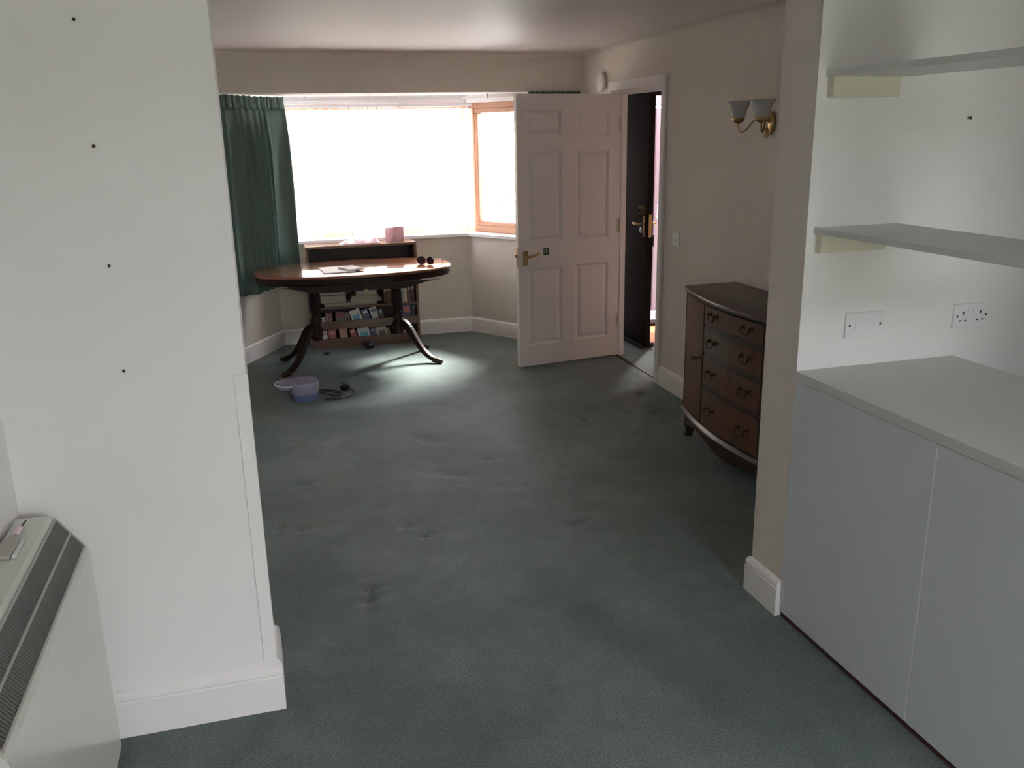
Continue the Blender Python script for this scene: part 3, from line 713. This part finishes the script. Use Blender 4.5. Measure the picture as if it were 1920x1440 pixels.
def shelf_books():
    y = BYF+.004; z = .3485
    G = 'books lying in stacks on the middle shelf'
    # left stack: three pale volumes
    book('slim pale book lying at the bottom of the left-hand stack', (.58, y+.10, z), .225, .024, .17, (.42, .40, .36), flat=True, group=G)
    book('dark-covered thick book with pale pages, middle of the left-hand stack', (.545, y+.10, z+.0255), .215, .068, .17, (.05, .045, .05), .02, flat=True, group=G)
    book('thinner grey book lying on top of the left-hand stack', (.545, y+.10, z+.095), .212, .03, .165, (.16, .14, .13), -.02, flat=True, group=G)
    book('slim pale book at the bottom of the cream right-hand stack', (.80, y+.10, z), .215, .022, .16, (.44, .41, .36), flat=True, group=G)
    book('widest cream book in the right-hand stack, sticking out both ends', (.815, y+.10, z+.0235), .265, .034, .175, (.45, .38, .26), .01, flat=True, group=G)
    book('thin tan book third up in the right-hand stack', (.81, y+.10, z+.059), .225, .016, .16, (.45, .33, .20), -.02, flat=True, group=G)
    book('thick brown-paged book near the top of the right-hand stack', (.82, y+.10, z+.0765), .18, .045, .15, (.25, .18, .12), flat=True, group=G)
    book('flat pale-edged book topmost on the right-hand stack', (.80, y+.10, z+.123), .22, .014, .16, (.10, .09, .10), .01, flat=True, group=G)
    G = 'upright books at the right of the middle shelf'
    xs = [(.975, .028, .17, (.10, .035, .025), 'dark red-brown book, first upright beside the cream stack'),
          (1.005, .024, .185, (.16, .055, .035), 'russet upright book, second beside the cream stack'),
          (1.033, .026, .18, (.06, .03, .03), 'near-black upright book behind the table pedestal'),
          (1.064, .028, .19, (.12, .045, .04), 'maroon upright book behind the table pedestal'),
          (1.094, .022, .185, (.09, .06, .05), 'brown upright book left of the blue-grey spine'),
          (1.120, .022, .19, (.25, .30, .36), 'blue-grey spined upright book on the middle shelf'),
          (1.146, .024, .195, (.52, .40, .28), 'tan spined upright book next to the blue-grey one'),
          (1.176, .028, .185, (.13, .07, .045), 'brown upright book right of the tan spine'),
          (1.207, .026, .18, (.08, .035, .03), 'dark upright book against the right side of the bookcase')]
    for x, w_, h_, c_, lb in xs: book(lb, (x, y+.01, z), w_, h_, .13, c_, group=G)
    def row(z, items, G):
        for x, w_, h_, t_, c_, fc, ttl, ry, lb in items:
            b_ = book(lb, (x, y+.03, z), w_, h_, t_, c_, 0, -.18, face=fc, title=ttl, group=G)
            b_.rotation_euler = (-.22, ry, 0)
            b_.location.z = z + abs(math.sin(ry))*w_/2 + t_*.22 + .0015
    TL = [('r', -.35, .35, .68, .86)]; OV = [('o', 0, .5, .25, .3)]; PIC = [('r', -.32, .3, .2, .62)]; 
    row(.1805, [(.405, .04, .085, .02, (.30, .22, .22), (.5, .42, .4), TL, 0, 'small mauve paperback at the left end of the upper paperback row'),
         (.448, .045, .072, .02, (.60, .54, .46), (.5, .3, .25), TL, 0, 'short cream paperback near the left of the upper paperback row'),
         (.503, .058, .108, .02, (.20, .07, .06), (.62, .56, .5), OV, -.03, 'brown paperback with pale oval, left in the upper row'),
         (.588, .068, .108, .02, (.20, .055, .06), (.10, .16, .14), [('r', -.5, .5, 0, .5)], .03, 'red and green paperback in the upper paperback row'),
         (.655, .055, .102, .02, (.10, .045, .04), (.62, .56, .5), OV, -.14, 'dark paperback with pale oval leaning left of the blue cover'),
         (.742, .088, .112, .02, (.55, .55, .50), (.12, .30, .45), PIC, -.3, 'large leaning paperback with blue and white cover, upper row'),
         (.822, .055, .116, .02, (.10, .12, .18), (.55, .55, .58), TL, -.24, 'navy paperback with pale title leaning in the upper row'),
         (.894, .060, .128, .02, (.52, .50, .48), (.18, .2, .25), TL, -.24, 'tall white paperback leaning beside the navy one'),
         (.952, .036, .112, .02, (.18, .19, .22), (.4, .4, .42), TL, -.24, 'grey paperback leaning behind the tall white one'),
         (1.16, .07, .130, .02, (.10, .10, .22), (.45, .16, .14), [('r', -.4, .4, .5, .9)], -.05, 'blue and red paperback at right of the upper row'),
         (1.203, .03, .136, .02, (.04, .045, .06), (.15, .15, .17), TL, .12, 'tall black book leaning against the right side panel')], 'paperbacks in the upper paperback row')
    row(.0355, [(.398, .05, .072, .02, (.28, .08, .10), (.5, .35, .3), TL, 0, 'small crimson paperback at the left end of the bottom row'),
         (.457, .046, .100, .02, (.66, .58, .50), (.5, .3, .25), TL, -.02, 'narrow cream paperback in the bottom row'),
         (.522, .062, .105, .02, (.38, .09, .08), (.55, .3, .25), TL, -.06, 'red paperback right of the narrow cream one, bottom row'),
         (.615, .066, .112, .02, (.42, .22, .16), (.6, .36, .25), OV, -.06, 'salmon pink paperback with oval in the bottom row'),
         (.71, .05, .098, .02, (.32, .05, .05), (.5, .3, .25), TL, -.3, 'red paperback leaning against the blue landscape cover'),
         (.79, .10, .100, .02, (.45, .52, .50), (.10, .34, .45), PIC, -.16, 'wide paperback with turquoise picture cover, bottom row'),
         (.87, .045, .100, .02, (.05, .05, .11), (.3, .3, .35), TL, -.14, 'dark blue paperback right of the turquoise cover'),
         (.945, .09, .098, .02, (.50, .48, .42), (.14, .14, .09), PIC, -.26, 'leaning paperback with pale and olive picture cover'),
         (1.005, .028, .095, .02, (.16, .14, .10), (.3, .28, .2), TL, -.26, 'thin olive paperback behind the picture cover'),
         (1.075, .065, .078, .02, (.04, .06, .08), (.6, .62, .62), [('o', .1, .5, .2, .2), ('r', .0, .25, .3, .7)], 0, 'black paperback with white figure in the bottom row'),
         (1.142, .05, .064, .02, (.55, .20, .18), (.7, .4, .35), TL, 0, 'short pink paperback right of the black cover, bottom row')], 'paperbacks in the bottom row')
shelf_books()
# on top of the bookcase
def cloth():
    r = MB(); N, K = 40, 14; rows = []
    for i in range(N+1):
        row = []
        for j in range(K+1):
            u, v = i/N, j/K; x = -.165+.33*u; yy = -.075+.15*v
            e = min(1, min(u, 1-u)*9)*min(1, min(v, 1-v)*5)
            z = .004+e*(.016+.020*u+.007*math.sin(u*15+v*5)+.006*math.sin(u*27-v*9))+.004*math.sin(u*9)*0
            row.append(r.bm.verts.new((x, yy+.006*math.sin(u*11), max(.003, z))))
        rows.append(row)
    bt = [[r.bm.verts.new((v.co.x, v.co.y, .0005)) for v in row] for row in rows]
    for A, f in ((rows, 1), (bt, -1)):
        for a_, b_ in zip(A, A[1:]):
            for j in range(K): r.face([a_[j], a_[j+1], b_[j+1], b_[j]][::f])
    edge = [(i, 0) for i in range(N)]+[(N, j) for j in range(K)]+[(i, K) for i in range(N, 0, -1)]+[(0, j) for j in range(K, 0, -1)]
    for q in range(len(edge)):
        a_, b_ = edge[q], edge[(q+1) % len(edge)]; r.face([rows[a_[0]][a_[1]], rows[b_[0]][b_[1]], bt[b_[0]][b_[1]], bt[a_[0]][a_[1]]])
    o = r.build('folded_cloth', 'pinkcloth', smooth=True); o.location = (.805, 7.405, BH); tag(o, 'crumpled pale pink cloth lying on the bookcase top', 'cloth')
cloth()
c = thing('greeting_card', 'open pink greeting card standing on the bookcase', 'card', (1.095, 7.43, BH))
k = MB(); k.prism([(-.078, -.02), (-.076, -.021), (.0, .009), (.0, .0105)], 0, .115); k.build('front_cover', 'pink', c)
k = MB(); k.prism([(.078, -.012), (.076, -.0135), (.0, .009), (.0, .0105)], 0, .118); k.build('back_cover', 'pink', c)
# ------------------------------------------------------------------ on the floor
def tub():
    r = thing('footbath', 'lavender and blue plastic tub with white loop handle on the carpet', 'appliance', (.205, 5.865, 0), .12)
    def pl(s_, z, d=0):
        out = []
        for i in range(32):
            a_ = 2*PI*i/32; x = .096*s_*math.copysign(abs(math.cos(a_))**.8, math.cos(a_)); y = .11*s_*math.copysign(abs(math.sin(a_))**.85, math.sin(a_)); out.append((x, y+.02, z))
        return out
    MB().rings([pl(.86, .001), pl(.92, .012), pl(.97, .05)], True, True).build('base', 'blue', r, auto=.8)
    MB().rings([pl(.975, .0505), pl(1.0, .056), pl(1.0, .115), pl(.95, .127), pl(.5, .132)], True, True).build('lid', 'lav', r, auto=.8)
    t = MB()
    pts = []
    for i in range(19):
        a_ = PI*.26+2*PI*.66*i/18; pts.append((-.065+.12*math.cos(a_), .065+.105*math.sin(a_), .108))
    t.tube(pts, .0045, 8); t.build('loop_handle', 'white', r, smooth=True)
    b_ = MB(); b_.lathe([(.07, .06), (.078, .065), (.078, .10), (.06, .112)], (-.085, .12, 0), 20); b_.build('rear_pod', 'lav', r, auto=.8)
    def loop(pts, n=10):
        P = [Vector(p) for p in pts]; out = []
        for i in range(len(P)-1):
            p0 = P[max(i-1, 0)]; p1 = P[i]; p2 = P[i+1]; p3 = P[min(i+2, len(P)-1)]
            for q in range(n):
                t_ = q/n; out.append(.5*((2*p1)+(-p0+p2)*t_+(2*p0-5*p1+4*p2-p3)*t_*t_+(-p0+3*p1-3*p2+p3)*t_**3))
        return out+[P[-1]]
    f = MB(); f.tube(loop([(.085, .07, .06), (.12, .16, .012), (.19, .14, .006), (.24, .05, .010), (.20, -.02, .006), (.14, .03, .012), (.11, .08, .02), (.16, .10, .014), (.24, .02, .018), (.22, -.06, .006), (.15, -.10, .005), (.11, -.085, .006), (.18, -.11, .005), (.28, -.085, .005), (.325, -.02, .006), (.335, .03, .012), (.31, .055, .02)]), .0036, 7)
    f.tube(loop([(.09, .04, .05), (.13, .08, .02), (.19, .07, .008), (.23, .0, .01), (.17, -.06, .006), (.12, -.08, .006)]), .0036, 7)
    f.build('flex', 'rubber', r, smooth=True)
    pz = MB(); pz.box(-.024, .024, -.024, .024, 0, .03); pz.box(-.018, .018, -.018, .018, .03, .036)
    pg = pz.build('plug', 'black', r, bevel=.004); pg.location = (.285, .07, .012); pg.rotation_euler = (.1, -.1, .5)
    q = MB(); q.box(-.002, .002, .008, .016, .036, .058); q.box(-.015, -.009, -.012, -.009, .036, .054); q.box(.009, .015, -.012, -.009, .036, .054); q.build('plug_pin', 'brass', pg)
tub()
t = thing('camera_case', 'small round black case on the carpet in front of the bookcase', 'case', (.805, 7.20, 0))
MB().lathe([(.02, .001), (.036, .006), (.040, .025), (.038, .045), (.028, .056), (.01, .06)], (0, 0, 0), 20).build('body', 'black', t, smooth=True)
k = MB(); k.tube([(-.01, -.041, .035), (.012, -.041, .04), (.03, -.03, .04)], .003, 6); k.build('zip_pull', 'chrome', t)
o = MB(); o.lathe([(.02, .001), (.028, .004), (.026, .014), (.01, .02)], (0, 0, 0), 12); o = o.build('furniture_cup', 'black', smooth=True); o.location = (.45, 7.12, 0); tag(o, 'tiny black plastic cup on the carpet behind the left table leg', 'cup')
# ------------------------------------------------------------------ bow-front sideboard
def sideboard():
    YC, HW, XB = 3.75, .65, 2.565
    r = thing('sideboard', 'dark mahogany bow-fronted sideboard with four drawers against the right wall', 'sideboard', (2.38, YC, 0))
    ox = 2.38
    def xf(y, d=0): return 2.162+.102*(y/HW)**2 - d - ox
    def bow(y0, y1, d0, d1, z0, z1, name, m, par=r, n=14, bevel=0):      # slab following the bow: d = distance proud of the front
        k = MB(); rs = []
        for i in range(n+1):
            y = y0+(y1-y0)*i/n; rs.append([(xf(y, d0), y, z0), (xf(y, d1), y, z0), (xf(y, d1), y, z1), (xf(y, d0), y, z1)])
        k.rings(rs, True, True); return k.build(name, m, par, bevel=bevel)
    def deck(z0, z1, ov, name, m, prof=None):
        k = MB(); rs = []
        for z, o_ in (prof or ((z0, ov), (z1, ov))):
            ring = [(xf(-HW+2*HW*i/24, o_), (HW+o_*.6)*(-1+2*i/24), z) for i in range(25)] + [(XB-ox, HW+o_*.6, z), (XB-ox, -HW-o_*.6, z)]
            rs.append(ring)
        k.rings(rs, True, True); return k.build(name, m, r, auto=.7)
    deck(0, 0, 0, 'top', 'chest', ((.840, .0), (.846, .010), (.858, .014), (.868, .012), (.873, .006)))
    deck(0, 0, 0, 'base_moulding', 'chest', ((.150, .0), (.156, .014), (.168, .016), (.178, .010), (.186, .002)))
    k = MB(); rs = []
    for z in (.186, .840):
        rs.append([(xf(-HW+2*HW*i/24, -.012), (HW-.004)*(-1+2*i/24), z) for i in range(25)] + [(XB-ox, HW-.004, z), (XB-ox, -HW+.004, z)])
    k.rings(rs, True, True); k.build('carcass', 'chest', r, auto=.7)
    # plinth with shaped apron
    k = MB(); rs = []; n = 40
    for i in range(n+1):
        y = -HW+.01+(2*HW-.02)*i/n; u = abs(y)/HW; zb = .05 if u > .97 else .10-.02*math.cos(u*6)
        if u > .90: zb = .015
        rs.append([(xf(y, -.004), y, max(zb, .06)), (xf(y, -.022), y, max(zb, .06)), (xf(y, -.022), y, .150), (xf(y, -.004), y, .150)])
    k.rings(rs, True, True); k.build('apron', 'chest', r)
    for sy in (-1, 1):
        for x in (xf(HW, -.01), XB-ox-.05):
            k = MB(); y0 = sy*(HW-.045)
            def sq(c, z, dy=0, dx=0): return [(x+a_*c+.022+dx, y0+b_*c+dy, z) for a_, b_ in ((-1,-1),(1,-1),(1,1),(-1,1))]
            k.rings([sq(.017, 0, sy*.014, -.012), sq(.018, .03, sy*.006, -.006), sq(.024, .09), sq(.034, .149)], True, True); k.build('foot', 'chest', r, bevel=.004)
    # cupboard doors
    for sy in (-1, 1):
        y0, y1 = sorted((sy*(HW-.012), sy*.292))
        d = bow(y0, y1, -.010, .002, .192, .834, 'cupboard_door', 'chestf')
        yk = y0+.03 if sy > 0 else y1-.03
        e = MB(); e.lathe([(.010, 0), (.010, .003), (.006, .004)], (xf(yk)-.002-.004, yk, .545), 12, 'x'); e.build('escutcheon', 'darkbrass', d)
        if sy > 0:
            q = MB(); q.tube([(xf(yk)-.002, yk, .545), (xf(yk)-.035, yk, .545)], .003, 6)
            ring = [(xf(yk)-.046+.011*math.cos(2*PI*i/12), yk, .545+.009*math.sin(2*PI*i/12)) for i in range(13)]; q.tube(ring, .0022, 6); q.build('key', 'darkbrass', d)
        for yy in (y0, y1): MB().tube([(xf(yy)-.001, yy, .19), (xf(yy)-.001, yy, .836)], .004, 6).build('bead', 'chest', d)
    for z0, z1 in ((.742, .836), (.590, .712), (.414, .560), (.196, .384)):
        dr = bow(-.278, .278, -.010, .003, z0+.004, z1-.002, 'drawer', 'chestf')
        bow(-.282, .282, -.004, .0055, z1-.002, z1+.003, 'cock_bead', 'chest', dr); bow(-.282, .282, -.004, .0055, z0, z0+.004, 'cock_bead', 'chest', dr)
        for yc in (.163, -.163):
            zc = (z0+z1)/2+.004; k = MB(); X = lambda y, p: xf(y)-.003-p
            for dy in (-.032, .032):
                k.lathe([(.013, 0), (.013, -.002), (.006, -.004), (.005, -.014), (.007, -.018), (.003, -.022)], (X(yc+dy, 0), yc+dy, zc+.01), 10, 'x')
                k.lathe([(.008, 0), (.006, -.003)], (X(yc+dy*1.35, 0), yc+dy*1.35, zc+.016), 8, 'x')
            k.tube([(X(yc-.032, .014), yc-.032, zc+.008), (X(yc-.036, .02), yc-.036, zc-.008), (X(yc-.022, .022), yc-.022, zc-.02), (X(yc-.006, .022), yc-.006, zc-.017), (X(yc, .022), yc, zc-.021), (X(yc+.006, .022), yc+.006, zc-.017), (X(yc+.022, .022), yc+.022, zc-.02), (X(yc+.036, .02), yc+.036, zc-.008), (X(yc+.032, .014), yc+.032, zc+.008)], .0032, 6)
            k.build('swan_neck_handle', 'darkbrass', dr, smooth=True)
    for z in (.727, .575, .399): bow(-.285, .285, -.012, -.001, z-.0145, z+.0145, 'drawer_rail', 'chest')
    bow(.278, .292, -.012, .001, .19, .836, 'stile', 'chest', n=2); bow(-.292, -.278, -.012, .001, .19, .836, 'stile', 'chest', n=2)
sideboard()
# ------------------------------------------------------------------ wall light, switches, alarm
def wall_light():
    r = thing('wall_light', 'brass twin-arm wall light with two frosted glass cup shades', 'wall light', (XR-.001, 4.165, 1.73))
    k = MB(); rs = []
    for x, s_ in ((0, .9), (-.008, 1.0), (-.016, .8), (-.02, .35)):
        rs.append([(x, .030*s_*math.cos(2*PI*i/24)*(1+.10*math.cos(4*PI*i/12)), .058*s_*math.sin(2*PI*i/24)) for i in range(24)])
    k.rings(rs, True, True); k.build('backplate', 'brass', r, smooth=True)
    k = MB(); k.lathe([(.004, -.03), (.013, -.024), (.015, -.01), (.009, .0), (.012, .01), (.006, .02)], (-.035, 0, -.045), 12); k.build('finial', 'brass', r, smooth=True)
    for sy in (-1, 1):
        ex, ey = -.135, sy*.112; cz = .018
        pts = bez((-.018, 0, .0), (-.05, sy*.03, .05), (-.075, sy*.06, .02), (-.095, sy*.075, -.022), 8)+bez((-.095, sy*.075, -.022), (-.115, sy*.095, -.055), (ex, ey, -.05), (ex, ey, .0), 8)[1:]
        a_ = MB().tube(pts, .0052, 8).build('arm', 'brass', r, smooth=True)
        MB().lathe([(.006, -.004), (.012, 0), (.030, .012), (.033, .018), (.033, .030)], (ex, ey, 0), 20).build('shade_cup', 'brass', a_, smooth=True)
        MB().lathe([(.010, .03), (.010, .06), (.012, .08)], (ex, ey, 0), 10).build('lamp_holder', 'plastic', a_)
        s_ = MB(); pr = [(.030, .020), (.036, .035), (.043, .065), (.050, .085), (.066, .110)]
        s_.lathe(pr+[(a2-.003, b2) for a2, b2 in pr[::-1]], (ex, ey, 0), 28, cap=False); s_.build('shade', 'shadeglass', a_, smooth=True)
wall_light()
t = thing('smoke_alarm', 'round white alarm disc on the wall above the open door', 'alarm', (XR, 6.50, 2.055))
MB().lathe([(.052, 0), (.052, -.014)], (0, 0, 0), 28, 'x').build('base', 'plastic', t)
MB().lathe([(.066, -.0145), (.070, -.02), (.070, -.036), (.060, -.044), (.02, -.046)], (0, 0, 0), 32, 'x').build('cover', 'plastic', t, auto=.7)
t = thing('light_switch', 'small white light switch on the wall beside the doorway', 'switch', (XR, 5.215, 1.026))
MB().box(-.009, 0, -.043, .043, -.043, .043).build('plate', 'plastic', t, bevel=.003); box('rocker', 'plastic', -.013, -.009, -.008, .008, -.014, .014, t)
for y in (-.03, .03): MB().lathe([(.003, -.009), (.003, -.0098)], (0, y, 0), 8, 'x').build('screw', 'nail', t)
def wall_plate(name, label, cat, x, z, w=.148, h=.087):
    t = thing(name, label, cat, (x, YW, z)); MB().box(-w/2, w/2, -.010, 0, -h/2, h/2).build('plate', 'plastic', t, bevel=.003); return t
t = wall_plate('light_switch', 'wide white double switch above the worktop, nearest the wall end', 'switch', 1.935, 1.061)
for x in (-.022, .022): MB().box(x-.017, x+.017, -.0125, -.010, -.016, .016).build('rocker', 'plastic', t, bevel=.001)
for x in (-.060, .060): MB().lathe([(.004, -.0095), (.004, -.0108)], (x, 0, 0), 10, 'y').build('screw', 'nail', t)
t = wall_plate('power_socket', 'white double power socket above the grey worktop', 'socket', 2.370, 1.060)
for s_ in (-1, 1):
    box('earth_slot', 'black', s_*.036-.003, s_*.036+.003, -.0104, -.0099, .006, .017, t)
    for dx in (-.011, .011): box('pin_slot', 'black', s_*.036+dx-.004, s_*.036+dx+.004, -.0104, -.0099, -.018, -.013, t)
    MB().box(s_*.009-.008, s_*.009+.008, -.0125, -.010, .005, .030).build('rocker', 'plastic', t, bevel=.001)
for x in (-.060, .060): MB().lathe([(.004, -.0095), (.004, -.0108)], (x, 0, 0), 10, 'y').build('screw', 'nail', t)
# ------------------------------------------------------------------ fitted unit, worktop, shelves
NY = 1.255
t = thing('base_unit', 'pale grey panelled base unit running along the right of the room', 'base unit', (XS+.2, YW-.5, 0))
def uy(y): return y-(YW-.5)
for y0, y1 in ((YW-.001, 1.822), (1.815, NY)): MB().box(-.2015, .022-.2, uy(y1), uy(y0), .022, .886).build('panel', 'panelg', t, bevel=.001)
MB().box(-.2012, -.19, uy(1.8155), uy(1.8215), .024, .884).build('joint_strip', 'sillw', t)
MB().box(-.195, -.18, uy(NY), uy(YW-.001), 0, .022).build('plinth', 'redstrip', t)
MB().box(-.176, .42, uy(NY+.002), uy(YW-.001), .03, .886).build('carcass', 'panelg', t)
o = MB().box(XS-.006, 2.318, NY, YW-.001, .888, .920).build('worktop', 'top', bevel=.002); tag(o, 'grey laminate worktop on the pale grey base unit', 'worktop')
def wshelf(label, z, x0, x1, lb):
    t = thing('wall_shelf', label, 'shelf', ((x0+x1)/2, .8, z), 0, 'grey board shelves'); h = (x1-x0)/2
    MB().box(-h, h, 1.25-.8, YW-.8-.001, 0, .019).build('board', 'board', t, bevel=.001)
    for y in (YW-.8-.001,):
        k = MB(); y1 = y-.022
        k.box(-h+.014, h-.05, y1, y, -.062, 0)
        k.box(-h+.010, -h+.014, y1-.008, y, -.062, 0); k.build('bracket', 'cream', t, bevel=.002)
    MB().box(-h+.08, h, 1.25-.8, 1.272-.8, -.062, 0).build('bracket', 'cream', t, bevel=.002)
wshelf('upper grey board shelf on cream brackets, above eye level', 1.852, 1.717, 2.025, 0)
wshelf('lower grey board shelf above the white switch', 1.375, 1.715, 2.03, 0)
# nails
for x, z, lb in ((-.377, 1.984, 'topmost dark nail in the white divider wall'), (-.373, 1.690, 'second dark nail down in the white divider wall'), (-.377, 1.392, 'third dark nail down in the white divider wall'), (-.378, 1.111, 'lowest dark nail in the white divider wall')):
    k = MB(); k.lathe([(.0022, 0), (.0022, -.010), (.0042, -.011), (.0036, -.013)], (0, 0, 0), 10, 'y'); o = k.build('nail', 'nail'); o.location = (x, YW, z); tag(o, lb, 'nail', 'nails in the divider wall')
k = MB(); k.lathe([(.0028, 0), (.0028, -.010), (.005, -.011), (.004, -.013)], (0, 0, 0), 10, 'y'); o = k.build('nail', 'nail'); o.location = (2.266, YW, 1.723); tag(o, 'single dark nail in the wall between the two shelves', 'nail')
# ------------------------------------------------------------------ storage heater
def heater():
    YE, YN = 2.40, 1.50
    r = thing('storage_heater', 'off-white storage heater with sloping dark grille against the left wall', 'heater', (-.6, (YE+YN)/2, 0))
    yc = (YE+YN)/2; ox = -.6
    prof = [(XL+.012, .02), (-.516, .02), (-.516, .640), (-.522, .652), (-.590, .748), (-.600, .754), (XL+.012, .754)]
    hx, hz = -.590+.522, .748-.652; ln = math.hypot(hx, hz); ux, uz = hx/ln, hz/ln; nx, nz = uz, -ux      # along the slope, outward normal
    k = MB(); k.prism([(x-ox, z) for x, z in prof], YN+.02-yc, YE-yc, 'y'); k.build('body', 'heater', r, auto=.3)
    k = MB(); k.prism([(x-ox+(.006 if x > XL+.1 else 0), z+(.006 if z > .7 else 0)) for x, z in prof], YN-.025-yc, YN+.02-yc, 'y'); k.build('end_cap', 'heaterc', r, bevel=.004)
    k = MB(); k.box(XL+.03-ox, -.53-ox, YN+.05-yc, YE-.05-yc, 0, .02); k.build('foot_rail', 'black', r)
    def P(s_, h): return (-.522+ux*s_+nx*h-ox, .652+uz*s_+nz*h)
    def bar(s0, s1, h0, h1, y0, y1, name, m, par=r):
        a_, b_, c_, d_ = P(s0, h0), P(s1, h0), P(s1, h1), P(s0, h1); k = MB(); k.prism([a_, b_, c_, d_], y0-yc, y1-yc, 'y'); return k.build(name, m, par)
    y0, y1 = YN+.035, YE-.012
    bar(.008, ln-.006, .0004, .001, y0, y1, 'grille_back', 'grilled')
    g = MB()
    for s0, s1, a_, b_ in ((.004, .010, y0, y1), (ln-.009, ln-.003, y0, y1)):
        p = [P(s0, 0), P(s1, 0), P(s1, .005), P(s0, .005)]; g.prism(p, a_-yc, b_-yc, 'y')
    for a_, b_ in ((y0-.005, y0), (y1, y1+.005)):
        p = [P(.004, 0), P(ln-.003, 0), P(ln-.003, .005), P(.004, .005)]; g.prism(p, a_-yc, b_-yc, 'y')
    gf = g.build('grille_frame', 'grillef', r)
    mid = ln*.5; bar(mid-.003, mid+.003, .001, .005, y0, y1, 'grille_bar', 'grillef', gf)
    n = 78; pt = (y1-y0)/n; protos = []
    for s0, s1 in ((.010, mid-.003), (mid+.003, ln-.009)):
        p = [P(s0, .001), P(s1, .001), P(s1, .0042), P(s0, .0042)]; k = MB(); k.prism(p, -pt*.17, pt*.17, 'y'); o = k.build('slat', 'slat', gf); o.location = (0, y0+pt*.5-yc, 0)
        for i in range(1, n):
            c_ = o.copy(); C.objects.link(c_); c_.parent = gf; c_.location = (0, y0+pt*(i+.5)-yc, 0)
heater()
t = thing('plastic_fitting', 'small pale grey plastic fitting with thin metal pin on the heater top', 'fitting', (-.652, 2.235, .7545), 0)
k = MB(); k.prism([(-.022, -.08), (.018, -.09), (.024, -.02), (.010, .04), (-.010, .04), (-.024, -.01)], 0, .012); k.build('body', 'grillef', t, bevel=.004)
k = MB(); k.prism([(.021, -.09), (.030, -.08), (.029, .015), (.021, .02)], 0, .010); k.build('clip', 'board', t, bevel=.003)
k = MB(); k.tube([(0, .05, .008), (.004, .09, .008), (.006, .13, .007)], .0022, 6); k.build('pin', 'darkbrass', t)
k = MB(); k.lathe([(.007, .05), (.008, .07), (.006, .085)], (0.002, 0, .008), 10, 'y'); k.build('collar', 'pinkcloth', t)
# ------------------------------------------------------------------ pale shrub outside the bay
def shrub():
    rnd = random.Random(11); r = thing('shrub', 'sparse pale leafy shrub in the garden beyond the bay side window', 'shrub', (2.85, 10.6, -.15))
    st = MB(); tips = []
    for i in range(9):
        a_ = rnd.uniform(0, 2*PI); h_ = rnd.uniform(1.3, 2.6); pts = [Vector((0, 0, 0)), Vector((.15*math.cos(a_), .15*math.sin(a_), h_*.4)), Vector((.5*math.cos(a_), .5*math.sin(a_), h_))]
        st.tube(pts, [.02, .014, .006], 6); tips += [pts[1].lerp(pts[2], rnd.random()) for _ in range(10)]
    st.build('stems', 'bark', r)
    lf = MB()
    for p in tips:
        for _ in range(9):
            c_ = p+Vector((rnd.gauss(0, .12), rnd.gauss(0, .12), rnd.gauss(0, .12))); d = Vector((rnd.gauss(0, 1), rnd.gauss(0, 1), rnd.gauss(0, 1))).normalized(); e = d.orthogonal().normalized()
            lf.face(lf.verts([c_-d*.035, c_+e*.014, c_+d*.035, c_-e*.014]))
    f = lf.build('foliage', 'leaf', r); f['kind'] = 'stuff'
shrub()
